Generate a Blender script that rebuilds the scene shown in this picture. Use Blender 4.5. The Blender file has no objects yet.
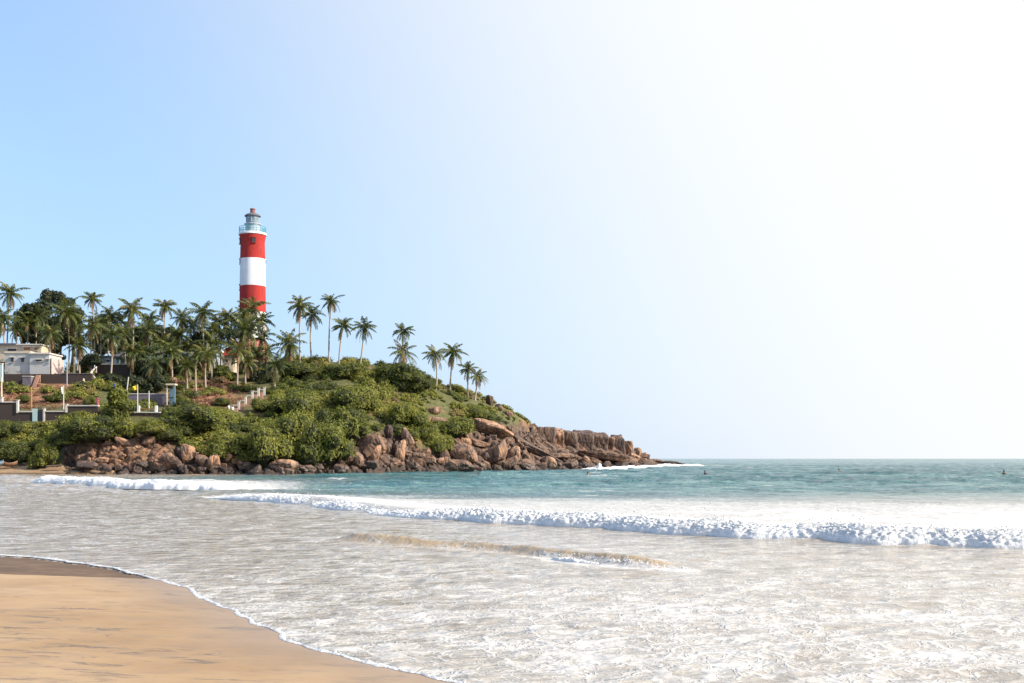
import bpy, math, random
import numpy as np
from mathutils import Vector, Matrix
from mathutils.bvhtree import BVHTree

# ------------------------------------------------------------------ camera, sky, sun, exposure
scene = bpy.context.scene
COL = scene.collection
F, CX, HZ, CAMZ = 1138.0, 512.0, 458.5, 2.6
cam = bpy.data.cameras.new('camera')
cam.lens = 36.0 * F / 1024.0
cam.sensor_width = 36.0
cam.shift_y = (HZ - 341.5) / 1024.0
cam.clip_end = 90000.0
cam_ob = bpy.data.objects.new('camera', cam)
cam_ob.location = (0, 0, CAMZ)
cam_ob.rotation_euler = (math.radians(90), 0, 0)
COL.objects.link(cam_ob)
scene.camera = cam_ob

SUN_AZ, SUN_EL = math.radians(105), math.radians(33)      # azimuth clockwise from the viewing direction
HAZE_LOW, HAZE_SUN, GLOW = (2.3, 3.2, 4.5), (4.5, 4.6, 4.65), (-0.08, 0.50)
GLOW_AZ = math.radians(82)
world = bpy.data.worlds.new('World'); scene.world = world
world.use_nodes = True
wn = world.node_tree
sky = wn.nodes.new('ShaderNodeTexSky')
sky.sky_type = 'NISHITA'; sky.sun_disc = False
sky.sun_elevation = SUN_EL; sky.sun_rotation = SUN_AZ
sky.air_density = 1.0; sky.dust_density = 1.0; sky.ozone_density = 1.9; sky.altitude = 0
bg = wn.nodes['Background']; bg.inputs['Strength'].default_value = 0.15
def _wm(op, a, b=None, c=None):
    o = wn.nodes.new('ShaderNodeMath'); o.operation = op
    for i, v in enumerate((a, b, c)):
        if v is None: continue
        if isinstance(v, bpy.types.NodeSocket): wn.links.new(v, o.inputs[i])
        else: o.inputs[i].default_value = v
    return o.outputs[0]
def _wmix(f, a, b):
    o = wn.nodes.new('ShaderNodeMix'); o.data_type = 'RGBA'; wn.links.new(f, o.inputs[0])
    for i, v in ((6, a), (7, b)):
        if isinstance(v, bpy.types.NodeSocket): wn.links.new(v, o.inputs[i])
        else: o.inputs[i].default_value = v + (1,)
    return o.outputs[2]
def _wss(a, b, x):
    o = wn.nodes.new('ShaderNodeMapRange'); o.interpolation_type = 'SMOOTHSTEP'; wn.links.new(x, o.inputs[0])
    o.inputs[1].default_value = a; o.inputs[2].default_value = b; return o.outputs[0]
_dir = wn.nodes.new('ShaderNodeTexCoord').outputs['Generated']        # direction into the sky
_sep = wn.nodes.new('ShaderNodeSeparateXYZ'); wn.links.new(_dir, _sep.inputs[0])
_dot = wn.nodes.new('ShaderNodeVectorMath'); _dot.operation = 'DOT_PRODUCT'; wn.links.new(_dir, _dot.inputs[0])
_dot.inputs[1].default_value = (math.sin(GLOW_AZ)*math.cos(SUN_EL), math.cos(GLOW_AZ)*math.cos(SUN_EL), math.sin(SUN_EL))
_hz = _wm('MULTIPLY', _wm('EXPONENT', _wm('MULTIPLY', _wm('MAXIMUM', _sep.outputs[2], 0.0), -1.8)), 0.92)
_tint = wn.nodes.new('ShaderNodeMix'); _tint.data_type = 'RGBA'; _tint.blend_type = 'MULTIPLY'; _tint.inputs[0].default_value = 1.0
wn.links.new(sky.outputs[0], _tint.inputs[6]); _tint.inputs[7].default_value = (0.90, 1.08, 1.20, 1)
_c = _wmix(_hz, _tint.outputs[2], HAZE_LOW)
_gl = _wm('MULTIPLY', _wss(GLOW[0], GLOW[1], _dot.outputs['Value']), _wm('SUBTRACT', 1.0, _wm('MULTIPLY', _wss(0.45, 0.8, _sep.outputs[2]), 0.75)))
_c = _wmix(_gl, _c, HAZE_SUN)
_au = _wm('POWER', _wss(0.40, 1.0, _dot.outputs['Value']), 2.5)          # the bright aureole round the sun
_c = _wmix(_au, _c, (12.0, 11.3, 10.5))
wn.links.new(_c, bg.inputs[0])
sun = bpy.data.lights.new('sun', 'SUN'); sun.energy = 4.8; sun.angle = math.radians(0.53)
sun.color = (1.0, 0.91, 0.78)
sun_ob = bpy.data.objects.new('sun', sun)
sd = Vector((math.sin(SUN_AZ)*math.cos(SUN_EL), math.cos(SUN_AZ)*math.cos(SUN_EL), math.sin(SUN_EL)))
sun_ob.rotation_euler = sd.to_track_quat('Z', 'Y').to_euler()
sun_ob.location = sd * 300
COL.objects.link(sun_ob)
scene.view_settings.view_transform = 'Standard'
scene.view_settings.look = 'None'
scene.view_settings.exposure = 0.55
scene.view_settings.gamma = 1.0
scene.view_settings.use_curve_mapping = False
scene.cycles.max_bounces = 6
scene.cycles.diffuse_bounces = 4
scene.cycles.glossy_bounces = 2
scene.cycles.transparent_max_bounces = 4

rng = np.random.default_rng(7)
random.seed(7)

# ------------------------------------------------------------------ helpers
def W(px, py, Y):
    """world point seen at a photo pixel at distance Y"""
    return Vector(((px - CX) / F * Y, Y, CAMZ + (HZ - py) / F * Y))
def Yw(py):
    """distance of the water plane at a photo row"""
    return CAMZ * F / (py - HZ)

_perm = np.random.default_rng(3).permutation(256)
_perm = np.concatenate([_perm, _perm, _perm])
_g3 = np.array([[1,1,0],[-1,1,0],[1,-1,0],[-1,-1,0],[1,0,1],[-1,0,1],[1,0,-1],[-1,0,-1],[0,1,1],[0,-1,1],[0,1,-1],[0,-1,-1]], float)
def perlin(x, y, z=0.0):
    x, y, z = np.broadcast_arrays(np.asarray(x, float), np.asarray(y, float), np.asarray(z, float))
    xi = np.floor(x).astype(int); yi = np.floor(y).astype(int); zi = np.floor(z).astype(int)
    xf = x - xi; yf = y - yi; zf = z - zi
    u = xf**3*(xf*(xf*6-15)+10); v = yf**3*(yf*(yf*6-15)+10); w = zf**3*(zf*(zf*6-15)+10)
    xi &= 255; yi &= 255; zi &= 255
    def g(i, j, k):
        h = _perm[_perm[_perm[(xi+i) & 255] + ((yi+j) & 255)] + ((zi+k) & 255)] % 12
        gg = _g3[h]
        return gg[..., 0]*(xf-i) + gg[..., 1]*(yf-j) + gg[..., 2]*(zf-k)
    def l(a, b, t): return a + t*(b-a)
    return l(l(l(g(0,0,0), g(1,0,0), u), l(g(0,1,0), g(1,1,0), u), v),
             l(l(g(0,0,1), g(1,0,1), u), l(g(0,1,1), g(1,1,1), u), v), w)
def fbm(x, y, z=0.0, o=4, gain=0.5, ridged=False):
    s = 0; a = 1.0; t = 0; x = np.asarray(x, float); y = np.asarray(y, float); z = np.asarray(z, float)
    for i in range(o):
        n = perlin(x*2**i + 17*i, y*2**i + 9*i, z*2**i + 5*i)
        s = s + a*((1 - 2*np.abs(n)) if ridged else n); t += a; a *= gain
    return s/t
def worley(x, y, z):
    """distance to the nearest and second cell point, and the cell's random value"""
    xi = np.floor(x).astype(int); yi = np.floor(y).astype(int); zi = np.floor(z).astype(int)
    f1 = np.full(x.shape, 9.0); f2 = np.full(x.shape, 9.0); idv = np.zeros(x.shape)
    for i in (-1, 0, 1):
        for j in (-1, 0, 1):
            for k in (-1, 0, 1):
                a, b, c = xi+i, yi+j, zi+k
                h = _perm[_perm[_perm[a & 255] + (b & 255)] + (c & 255)]
                jx = _perm[h]/255.0; jy = _perm[h+71]/255.0; jz = _perm[h+131]/255.0
                d = np.sqrt((a+jx-x)**2 + (b+jy-y)**2 + (c+jz-z)**2)
                nw = d < f1
                f2 = np.where(nw, f1, np.minimum(f2, d)); idv = np.where(nw, h/255.0, idv); f1 = np.where(nw, d, f1)
    return f1, f2, idv
def sstep(a, b, x):
    t = np.clip((x-a)/(b-a), 0, 1); return t*t*(3-2*t)

def add_mesh(name, V, Fc, mats, attrs=None, smooth=True, fmat=None):
    """mesh data from arrays; Fc (n,k) int array or a list of such arrays"""
    V = np.asarray(V, np.float32).reshape(-1, 3)
    if not isinstance(Fc, (list, tuple)): Fc = [Fc]
    Fc = [np.asarray(f, np.int32) for f in Fc if len(f)]
    me = bpy.data.meshes.new(name)
    me.vertices.add(len(V)); me.vertices.foreach_set('co', V.ravel())
    loops = np.concatenate([f.ravel() for f in Fc])
    tot = np.concatenate([np.full(len(f), f.shape[1], np.int32) for f in Fc])
    st = np.concatenate([[0], np.cumsum(tot)[:-1]]).astype(np.int32)
    me.loops.add(len(loops)); me.loops.foreach_set('vertex_index', loops)
    me.polygons.add(len(tot)); me.polygons.foreach_set('loop_start', st)
    me.polygons.foreach_set('loop_total', tot)
    me.polygons.foreach_set('use_smooth', np.full(len(tot), smooth))
    if fmat is not None: me.polygons.foreach_set('material_index', np.asarray(fmat, np.int32))
    me.update(calc_edges=True)
    for k, a in (attrs or {}).items():
        at = me.attributes.new(k, 'FLOAT', 'POINT'); at.data.foreach_set('value', np.asarray(a, np.float32))
    for m in (mats if isinstance(mats, (list, tuple)) else [mats]): me.materials.append(m)
    return me
def link(name, me, parent=None, loc=None, label=None, cat=None, group=None, kind=None):
    o = bpy.data.objects.new(name, me); COL.objects.link(o)
    if parent is not None: o.parent = parent
    if loc is not None: o.location = loc
    if label: o['label'] = label
    if cat: o['category'] = cat
    if group: o['group'] = group
    if kind: o['kind'] = kind
    return o
def thing(name, label, cat, loc=(0, 0, 0), rz=0.0, group=None):
    o = link(name, None, None, loc, label, cat, group); o.rotation_euler = (0, 0, rz)
    return o
def grid_faces(nr, nc):
    i = np.arange(nr-1)[:, None]*nc + np.arange(nc-1)[None, :]
    i = i.ravel()
    return np.stack([i, i+1, i+nc+1, i+nc], 1)

class MB:
    """collects boxes and tubes into one mesh"""
    def __init__(s): s.v = []; s.f = []; s.n = 0
    def _add(s, v, f):
        s.v.append(np.asarray(v, float)); s.f += [tuple(int(q)+s.n for q in p) for p in f]; s.n += len(v)
        return s
    def box(s, c, d, rz=0.0, bev=0.0):
        x, y, z = d[0]/2, d[1]/2, d[2]/2
        v = np.array([[sx*x, sy*y, sz*z] for sz in (-1, 1) for sx, sy in ((-1,-1),(1,-1),(1,1),(-1,1))], float)
        if rz: 
            ca, sa = math.cos(rz), math.sin(rz); v[:, :2] = v[:, :2] @ np.array([[ca, sa], [-sa, ca]])
        return s._add(v + np.array(c), [(3,2,1,0),(4,5,6,7),(0,1,5,4),(1,2,6,5),(2,3,7,6),(3,0,4,7)])
    def tube(s, pts, rad, n=8, cap=True):
        pts = [Vector(p) for p in pts]; m = len(pts)
        if not hasattr(rad, '__len__'): rad = [rad]*m
        vs = []; ref = None
        for i, p in enumerate(pts):
            t = (pts[min(i+1, m-1)] - pts[max(i-1, 0)]).normalized()
            if ref is None: ref = Vector((1, 0, 0)) if abs(t.x) < .9 else Vector((0, 1, 0))
            a = (ref - t*ref.dot(t)).normalized(); b = t.cross(a); ref = a
            for k in range(n):
                q = 2*math.pi*k/n; vs.append(p + (a*math.cos(q) + b*math.sin(q))*rad[i])
        f = [(i*n+k, i*n+(k+1) % n, (i+1)*n+(k+1) % n, (i+1)*n+k) for i in range(m-1) for k in range(n)]
        if cap: f += [tuple(range(n-1, -1, -1)), tuple((m-1)*n+k for k in range(n))]
        return s._add([tuple(v) for v in vs], f)
    def lathe(s, prof, n=32, c=(0, 0, 0)):
        vs = [(c[0]+r*math.cos(2*math.pi*k/n), c[1]+r*math.sin(2*math.pi*k/n), c[2]+z) for r, z in prof for k in range(n)]
        f = [(i*n+k, i*n+(k+1) % n, (i+1)*n+(k+1) % n, (i+1)*n+k) for i in range(len(prof)-1) for k in range(n)]
        f += [tuple(range(n-1, -1, -1)), tuple((len(prof)-1)*n+k for k in range(n))]
        return s._add(vs, f)
    def poly(s, pts, th):
        """a flat polygon given by 3d points, given thickness along y"""
        n = len(pts); a = [(p[0], p[1]-th/2, p[2]) for p in pts]; b = [(p[0], p[1]+th/2, p[2]) for p in pts]
        return s._add(a+b, [tuple(range(n)), tuple(range(2*n-1, n-1, -1))] + [(i, n+i, n+(i+1) % n, (i+1) % n) for i in range(n)])
    def mesh(s, name, mat, smooth=False):
        me = bpy.data.meshes.new(name); me.from_pydata(np.concatenate(s.v).tolist(), [], s.f); me.materials.append(mat)
        me.polygons.foreach_set('use_smooth', [smooth]*len(me.polygons)); me.update()
        return me
    def build(s, name, mat, parent=None, smooth=False, **kw):
        me = s.mesh(name, mat, smooth)
        o = link(name, me, parent, **kw)
        if smooth:
            try: me.set_sharp_from_angle(angle=math.radians(40))
            except Exception: pass
        return o

# ------------------------------------------------------------------ materials
class NT:
    def __init__(s, name):
        s.m = bpy.data.materials.new(name); s.m.use_nodes = True; s.t = s.m.node_tree
        s.b = s.t.nodes['Principled BSDF']; s.out = s.t.nodes['Material Output']
    def n(s, typ, **kw):
        o = s.t.nodes.new('ShaderNode'+typ)
        for k, v in kw.items(): setattr(o, k, v)
        return o
    def l(s, a, b): s.t.links.new(a, b)
    def put(s, sock, v):
        if isinstance(v, bpy.types.NodeSocket): s.l(v, sock)
        elif v is not None: sock.default_value = v
    def math(s, op, a, b=None, c=None, clamp=False):
        o = s.n('Math', operation=op, use_clamp=clamp); s.put(o.inputs[0], a); s.put(o.inputs[1], b)
        if c is not None: s.put(o.inputs[2], c)
        return o.outputs[0]
    def mix(s, f, a, b, blend='MIX'):
        o = s.n('Mix', data_type='RGBA', blend_type=blend); s.put(o.inputs[0], f)
        for k, v in ((6, a), (7, b)):
            if isinstance(v, tuple) and len(v) == 3: v = v + (1,)
            s.put(o.inputs[k], v)
        return o.outputs[2]
    def ramp(s, f, pts):
        o = s.n('ValToRGB'); s.l(f, o.inputs[0]); e = o.color_ramp.elements
        while len(e) < len(pts): e.new(0.5)
        for q, (p, c) in zip(e, pts):
            q.position = p; q.color = (c if isinstance(c, tuple) else (c, c, c)) + (1,)
        return o.outputs[0]
    def sm(s, a, b, x):
        o = s.n('MapRange', interpolation_type='SMOOTHSTEP', clamp=True); s.put(o.inputs[0], x)
        s.put(o.inputs[1], a); s.put(o.inputs[2], b); return o.outputs[0]
    def attr(s, name): return s.n('Attribute', attribute_name=name).outputs['Fac']
    def pos(s, scale=(1, 1, 1), obj=False, rot=(0, 0, 0)):
        src = s.n('TexCoord').outputs['Object'] if obj else s.n('NewGeometry').outputs['Position']
        mp = s.n('Mapping'); s.l(src, mp.inputs[0]); mp.inputs['Scale'].default_value = scale; mp.inputs['Rotation'].default_value = rot
        return mp.outputs[0]
    def noise(s, vec, scale, detail=4, rough=0.55, dist=0.0):
        o = s.n('TexNoise'); s.l(vec, o.inputs['Vector']); o.inputs['Scale'].default_value = scale
        o.inputs['Detail'].default_value = detail; o.inputs['Roughness'].default_value = rough; o.inputs['Distortion'].default_value = dist
        return o.outputs[0]
    def vor(s, vec, scale, feature='F1', rnd=1.0):
        o = s.n('TexVoronoi', feature=feature); s.l(vec, o.inputs['Vector']); o.inputs['Scale'].default_value = scale
        o.inputs['Randomness'].default_value = rnd
        return o.outputs[0]
    def bump(s, h, strength=0.5, dist=0.1, nrm=None):
        o = s.n('Bump'); s.l(h, o.inputs['Height']); s.put(o.inputs['Strength'], strength); o.inputs['Distance'].default_value = dist
        if nrm is not None: s.l(nrm, o.inputs['Normal'])
        return o.outputs[0]
    def base(s, c=None, rough=None, nrm=None, spec=None, metal=None):
        if isinstance(c, tuple) and len(c) == 3: c = c+(1,)
        s.put(s.b.inputs['Base Color'], c); s.put(s.b.inputs['Roughness'], rough)
        if nrm is not None: s.l(nrm, s.b.inputs['Normal'])
        if spec is not None: s.put(s.b.inputs['Specular IOR Level'], spec)
        if metal is not None: s.put(s.b.inputs['Metallic'], metal)
        return s.m

def paint(name, c, rough=0.6, wear=0.25, scale=1.2, dirt=(0.12, 0.10, 0.08)):
    t = NT(name); p = t.pos()
    n1 = t.noise(p, scale, 5, 0.6); n2 = t.noise(p, scale*6, 3)
    f = t.math('MULTIPLY', t.sm(0.5, 0.75, n1), wear)
    col = t.mix(f, c, dirt)
    col = t.mix(t.math('MULTIPLY', n2, 0.12), col, tuple(min(1, q*1.3) for q in c))
    return t.base(col, rough, t.bump(n2, 0.2, 0.02))

M = {}
def tower_paint(name, c, stain, amt):
    t = NT(name); st = t.noise(t.pos((1, 1, 0.12)), 1.6, 6, 0.65); pa = t.noise(t.pos(), 0.35, 5, 0.65); fi = t.noise(t.pos(), 5, 4, 0.6)
    col = t.mix(t.math('MULTIPLY', t.sm(0.45, 0.68, st), amt), c, stain)
    col = t.mix(t.math('MULTIPLY', t.sm(0.45, 0.7, pa), 0.35), col, tuple(min(.85, q*1.35+.02) for q in c))
    return t.base(col, 0.8, t.bump(fi, 0.25, 0.03), spec=0.2)
M['red'] = tower_paint('red_paint', (0.36, 0.030, 0.026), (0.17, 0.03, 0.03), 0.6)
M['white'] = tower_paint('white_paint', (0.74, 0.75, 0.78), (0.42, 0.42, 0.44), 0.4)
M['greyblue'] = tower_paint('grey_blue_paint', (0.40, 0.45, 0.50), (0.2, 0.24, 0.28), 0.5)
M['old_white'] = paint('weathered_white_wall', (0.44, 0.44, 0.43), 0.85, 0.8, 0.9, (0.17, 0.15, 0.13))
M['pink_wall'] = paint('faded_pink_wall', (0.48, 0.38, 0.36), 0.8, 0.5, 0.8, (0.25, 0.2, 0.17))
M['cream'] = paint('cream_wall', (0.55, 0.46, 0.34), 0.8, 0.4, 0.8)
M['teal'] = paint('teal_paint', (0.05, 0.30, 0.33), 0.5, 0.1)
M['blue'] = paint('pale_blue_paint', (0.13, 0.21, 0.27), 0.75, 0.6)
M['mint'] = paint('pale_green_paint', (0.42, 0.55, 0.53), 0.6, 0.2)
M['dark'] = paint('dark_opening', (0.03, 0.03, 0.035), 0.4, 0.1)
M['darkroof'] = paint('dark_sheet_roof', (0.10, 0.10, 0.12), 0.7, 0.3)
M['rust'] = paint('rusty_orange', (0.35, 0.15, 0.06), 0.8, 0.4)
M['stone'] = paint('dark_laterite_wall', (0.055, 0.038, 0.032), 0.95, 0.8, 1.4, (0.04, 0.04, 0.035))
M['coping'] = paint('pale_coping', (0.55, 0.50, 0.45), 0.8, 0.3)
M['soilwall'] = paint('earth_pink_plaster', (0.42, 0.24, 0.17), 0.85, 0.4)
M['lilac'] = paint('lilac_grey_wall', (0.15, 0.125, 0.15), 0.85, 0.7, 1.2, (0.06, 0.05, 0.05))
M['capred'] = paint('dull_red_cap', (0.22, 0.085, 0.08), 0.8, 0.5)
M['pinkred'] = paint('pale_red_paint', (0.52, 0.17, 0.14), 0.7, 0.3, 0.8, (0.6, 0.35, 0.3))
M['yellow'] = paint('yellow_cloth', (0.75, 0.48, 0.02), 0.8, 0.0)
M['cloth_white'] = paint('white_cloth', (0.8, 0.8, 0.76), 0.8, 0.0)
M['metal'] = paint('grey_metal', (0.3, 0.3, 0.32), 0.45, 0.2)
M['wood'] = paint('weathered_wood', (0.22, 0.12, 0.07), 0.8, 0.4)
M['skin'] = paint('skin', (0.22, 0.11, 0.07), 0.6, 0.0)
M['hair'] = paint('black_hair', (0.012, 0.01, 0.01), 0.5, 0.0)
M['shirt'] = paint('white_shirt', (0.75, 0.75, 0.78), 0.8, 0.0)
M['sari'] = paint('pink_red_dress', (0.25, 0.05, 0.07), 0.8, 0.0)
M['blue_shirt'] = paint('blue_shirt', (0.05, 0.12, 0.35), 0.8, 0.0)
M['trousers'] = paint('dark_trousers', (0.04, 0.04, 0.06), 0.8, 0.0)

t = NT('lantern_glass'); t.base((0.14, 0.20, 0.24), 0.05, spec=0.8); M['glass'] = t.m

def make_rock():
    t = NT('granite'); p = t.pos()
    rnd = t.n('ObjectInfo').outputs['Random']
    n1 = t.noise(p, 0.35, 6, 0.62); n2 = t.noise(p, 1.6, 6, 0.68); n3 = t.noise(p, 6, 4, 0.6)
    pv = t.pos((1, 1, 0.22)); streak = t.noise(pv, 1.1, 5, 0.6)
    col = t.ramp(n1, [(0.30, (0.055, 0.036, 0.028)), (0.44, (0.20, 0.10, 0.058)), (0.56, (0.41, 0.215, 0.12)), (0.70, (0.56, 0.36, 0.23))])
    col = t.mix(t.sm(0.15, 0.95, rnd), col, t.mix(0.55, col, (0.40, 0.235, 0.14)))
    col = t.mix(t.math('MULTIPLY', t.sm(0.47, 0.60, streak), 0.8), col, (0.050, 0.038, 0.035))
    col = t.mix(t.math('MULTIPLY', t.sm(0.5, 0.7, n2), 0.45), col, (0.30, 0.24, 0.20))
    tone = t.attr('tone')                                              # darker weathered stone where tone > 0
    col = t.mix(t.math('MULTIPLY', tone, 0.8), col, (0.05, 0.036, 0.033))
    sep = t.n('SeparateXYZ'); t.l(t.n('NewGeometry').outputs['Position'], sep.inputs[0])
    hh = t.math('ADD', sep.outputs[2], t.math('MULTIPLY', t.math('SUBTRACT', n2, 0.5), 2.0))
    wet = t.math('SUBTRACT', 1.0, t.sm(0.8, 2.6, hh))                 # algae and damp up to the tide line
    col = t.mix(t.math('MULTIPLY', wet, 0.78), col, (0.045, 0.033, 0.028))
    h = t.math('ADD', t.math('MULTIPLY', n2, 1.0), t.math('MULTIPLY', n3, 0.35))
    crack = t.vor(t.pos((1, 1, 0.6)), 0.45, 'DISTANCE_TO_EDGE')
    h = t.math('ADD', h, t.math('MULTIPLY', t.sm(0.0, 0.09, crack), 0.5))
    rough = t.math('SUBTRACT', 0.85, t.math('MULTIPLY', wet, 0.45))
    return t.base(col, rough, t.bump(h, 0.8, 0.22))
M['rock'] = make_rock()

def make_terrain_mat():
    t = NT('headland_ground'); p = t.pos()
    n1 = t.noise(p, 0.25, 6, 0.65); n2 = t.noise(p, 1.3, 5, 0.65); n3 = t.noise(p, 6, 4, 0.6)
    rock = t.ramp(n2, [(0.32, (0.045, 0.03, 0.026)), (0.5, (0.15, 0.085, 0.055)), (0.68, (0.32, 0.19, 0.115))])
    pv = t.pos((1, 1, 0.3))
    rock = t.mix(t.math('MULTIPLY', t.sm(0.42, 0.58, t.noise(pv, 0.9, 5, .6)), 0.85), rock, (0.05, 0.038, 0.035))
    soil = t.ramp(t.math('ADD', t.math('MULTIPLY', n2, 0.6), t.math('MULTIPLY', n3, 0.4)), [(0.34, (0.075, 0.038, 0.028)), (0.5, (0.28, 0.12, 0.066)), (0.66, (0.52, 0.27, 0.145))])
    green = t.ramp(t.math('ADD', t.math('MULTIPLY', n2, 0.5), t.math('MULTIPLY', n3, 0.5)), [(0.36, (0.03, 0.034, 0.012)), (0.5, (0.080, 0.085, 0.022)), (0.64, (0.17, 0.145, 0.05))])
    col = t.mix(t.attr('soil'), green, soil)
    col = t.mix(t.attr('rock'), col, rock)
    sep = t.n('SeparateXYZ'); t.l(t.n('NewGeometry').outputs['Position'], sep.inputs[0])
    hh = t.math('ADD', sep.outputs[2], t.math('MULTIPLY', t.math('SUBTRACT', n2, 0.5), 1.4))
    wet = t.math('SUBTRACT', 1.0, t.sm(0.6, 2.2, hh))
    col = t.mix(t.math('MULTIPLY', wet, 0.78), col, (0.045, 0.033, 0.028))
    h = t.math('ADD', n2, t.math('MULTIPLY', n3, 0.4))
    return t.base(col, 0.9, t.bump(h, 0.9, 0.4))
M['terrain'] = make_terrain_mat()

def make_leaf(name, ramp, rough=0.6, trans=0.32):
    t = NT(name); tone = t.attr('tone'); p = t.pos()
    n = t.noise(p, 0.5, 3, 0.6)
    rnd = t.n('ObjectInfo').outputs['Random']
    f = t.math('ADD', t.math('ADD', t.math('MULTIPLY', tone, 0.7), t.math('MULTIPLY', t.math('SUBTRACT', n, 0.5), 0.5)), t.math('MULTIPLY', t.math('SUBTRACT', rnd, 0.5), 0.22))
    col = t.ramp(t.math('ADD', f, 0.15), ramp)
    t.base(col, rough, spec=0.35)
    tr = t.n('BsdfTranslucent'); t.l(t.mix(0.5, col, (0.20, 0.23, 0.02), 'MIX'), tr.inputs[0])
    ms = t.n('MixShader'); ms.inputs[0].default_value = trans
    t.l(t.b.outputs[0], ms.inputs[1]); t.l(tr.outputs[0], ms.inputs[2]); t.l(ms.outputs[0], t.out.inputs[0])
    return t.m
M['leaf'] = make_leaf('shrub_leaves', [(0.0, (0.026, 0.036, 0.012)), (0.28, (0.075, 0.092, 0.020)), (0.56, (0.20, 0.21, 0.032)), (0.8, (0.28, 0.26, 0.05)), (0.98, (0.24, 0.15, 0.075))])
M['darkleaf'] = make_leaf('dark_tree_leaves', [(0.0, (0.011, 0.017, 0.009)), (0.5, (0.030, 0.040, 0.015)), (1.0, (0.10, 0.09, 0.035))], trans=0.18)
M['dryleaf'] = make_leaf('dry_weeds', [(0.0, (0.09, 0.045, 0.03)), (0.45, (0.22, 0.095, 0.06)), (0.75, (0.36, 0.19, 0.11)), (1.0, (0.12, 0.13, 0.03))], 0.8, 0.1)
M['frond'] = make_leaf('palm_fronds', [(0.0, (0.018, 0.027, 0.010)), (0.38, (0.050, 0.068, 0.019)), (0.6, (0.135, 0.15, 0.032)), (0.8, (0.25, 0.16, 0.07)), (1.0, (0.32, 0.18, 0.09))], 0.38, 0.2)
M['core'] = paint('dark_foliage_core', (0.03, 0.034, 0.014), 0.95, 0.1)  # solid dark hull added inside foliage, blocks the view through
M['bark'] = paint('tree_bark', (0.14, 0.10, 0.075), 0.9, 0.5)
M['palmbark'] = paint('palm_bark', (0.36, 0.30, 0.24), 0.85, 0.45, 1.8, (0.15, 0.12, 0.09))
M['nut'] = paint('coconuts', (0.28, 0.22, 0.05), 0.6, 0.4)

# ------------------------------------------------------------------ shore line, sand, sea
SH = np.array([(90,-60),(60,-40),(20,-5),(8,4.5),(3,9.2),(0.1,12.2),(-0.72,13.2),(-1.36,13.9),(-2.1,14.7),(-3.0,16.0),(-4.2,18.3),
      (-5.8,21.2),(-7.9,25.0),(-9.7,27.3),(-11.6,29.2),(-13.9,30.7),(-20,33),(-35,42),(-60,65),(-85,110),(-94,150),(-92,176),
      (-83.2,185),(-73.5,185),(-64.5,185),(-55,190),(-50,200),(-50,420)], float)
def smooth_poly(P, n=8, it=1):
    out = []
    for i in range(len(P)-1):
        p0 = P[max(i-1, 0)]; p1 = P[i]; p2 = P[i+1]; p3 = P[min(i+2, len(P)-1)]
        for k in range(n):
            t = k/n
            out.append(0.5*((2*p1) + (-p0+p2)*t + (2*p0-5*p1+4*p2-p3)*t*t + (-p0+3*p1-3*p2+p3)*t**3))
    out.append(P[-1]); return np.array(out)
SHS = smooth_poly(SH, 14)
# small cusps of the swash edge
_sl = np.concatenate([[0], np.cumsum(np.linalg.norm(np.diff(SHS, axis=0), axis=1))])
_t = np.gradient(SHS, axis=0); _t /= np.linalg.norm(_t, axis=1)[:, None] + 1e-9
_nr = np.stack([-_t[:, 1], _t[:, 0]], 1)
SHS = SHS + _nr*(0.22*perlin(_sl*0.55, 3.3) + 0.10*perlin(_sl*1.7, 8.8))[:, None]
def sdist(X, Yy, P):
    """distance to polyline and which side (left of travel > 0)"""
    D = np.full(X.shape, 1e9); S = np.zeros(X.shape)
    A = P[:-1]; B = P[1:]
    for a, b in zip(A, B):
        d = b-a; L = (d**2).sum() + 1e-12
        tt = np.clip(((X-a[0])*d[0] + (Yy-a[1])*d[1])/L, 0, 1)
        q = (X-a[0]-tt*d[0])**2 + (Yy-a[1]-tt*d[1])**2
        m = q < D; D = np.where(m, q, D)
        S = np.where(m, (d[0]*(Yy-a[1]) - d[1]*(X-a[0])), S)
    return np.sqrt(D), S
def land(X, Yy):
    """signed distance, positive on the sand"""
    shp = X.shape; x = X.ravel(); y = Yy.ravel()
    D, S = sdist(x, y, SH)
    near = D < 8
    if near.any():
        lo = SHS
        D2, S2 = sdist(x[near], y[near], lo); D[near] = D2; S[near] = S2
    return (np.where(S > 0, D, -D)).reshape(shp)

# sand sheet -------------------------------------------------------
def sand_height(X, Yy, d):
    up = np.where(d > 0, 0.042*d, 0.035*d)
    up = 1.55*np.tanh(up/1.55)
    z = up + 0.02*fbm(X*0.35, Yy*0.35, 1.0, 3) * np.clip(np.abs(d), 0, 1)
    return z - 0.004 - 2.5*sstep(-20, -200, d)
ys = np.concatenate([np.linspace(-60, 6, 60), 6*np.exp(np.linspace(0, math.log(45), 420))[1:]])
us = np.linspace(-1, 1, 520); us = np.sign(us)*np.abs(us)**1.0
XX = us[None, :]*np.maximum(0.78*np.abs(ys)[:, None], 22) - 2; YY = np.repeat(ys[:, None], len(us), 1)
dd = land(XX, YY)
ZZ = sand_height(XX, YY, dd)
ZZ += np.where(YY > 187, -0.0, 0)
wetband = sstep(24.55, 24.95, YY + 0.16*perlin(XX*0.8, 2.2) + 0.05*perlin(XX*3, 5.2) + 0.02*(XX+11)) * sstep(-6.6, -8.2, XX) * (YY < 60)
ZZ -= 0.035*wetband*(dd > 0)                                           # the wet band lies below a tiny step in the sand
wet = np.maximum(wetband, 1 - sstep(0.1, 1.9, dd - 0.35*perlin(XX*0.6, YY*0.6)))
t = NT('beach_sand'); p = t.pos()
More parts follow.
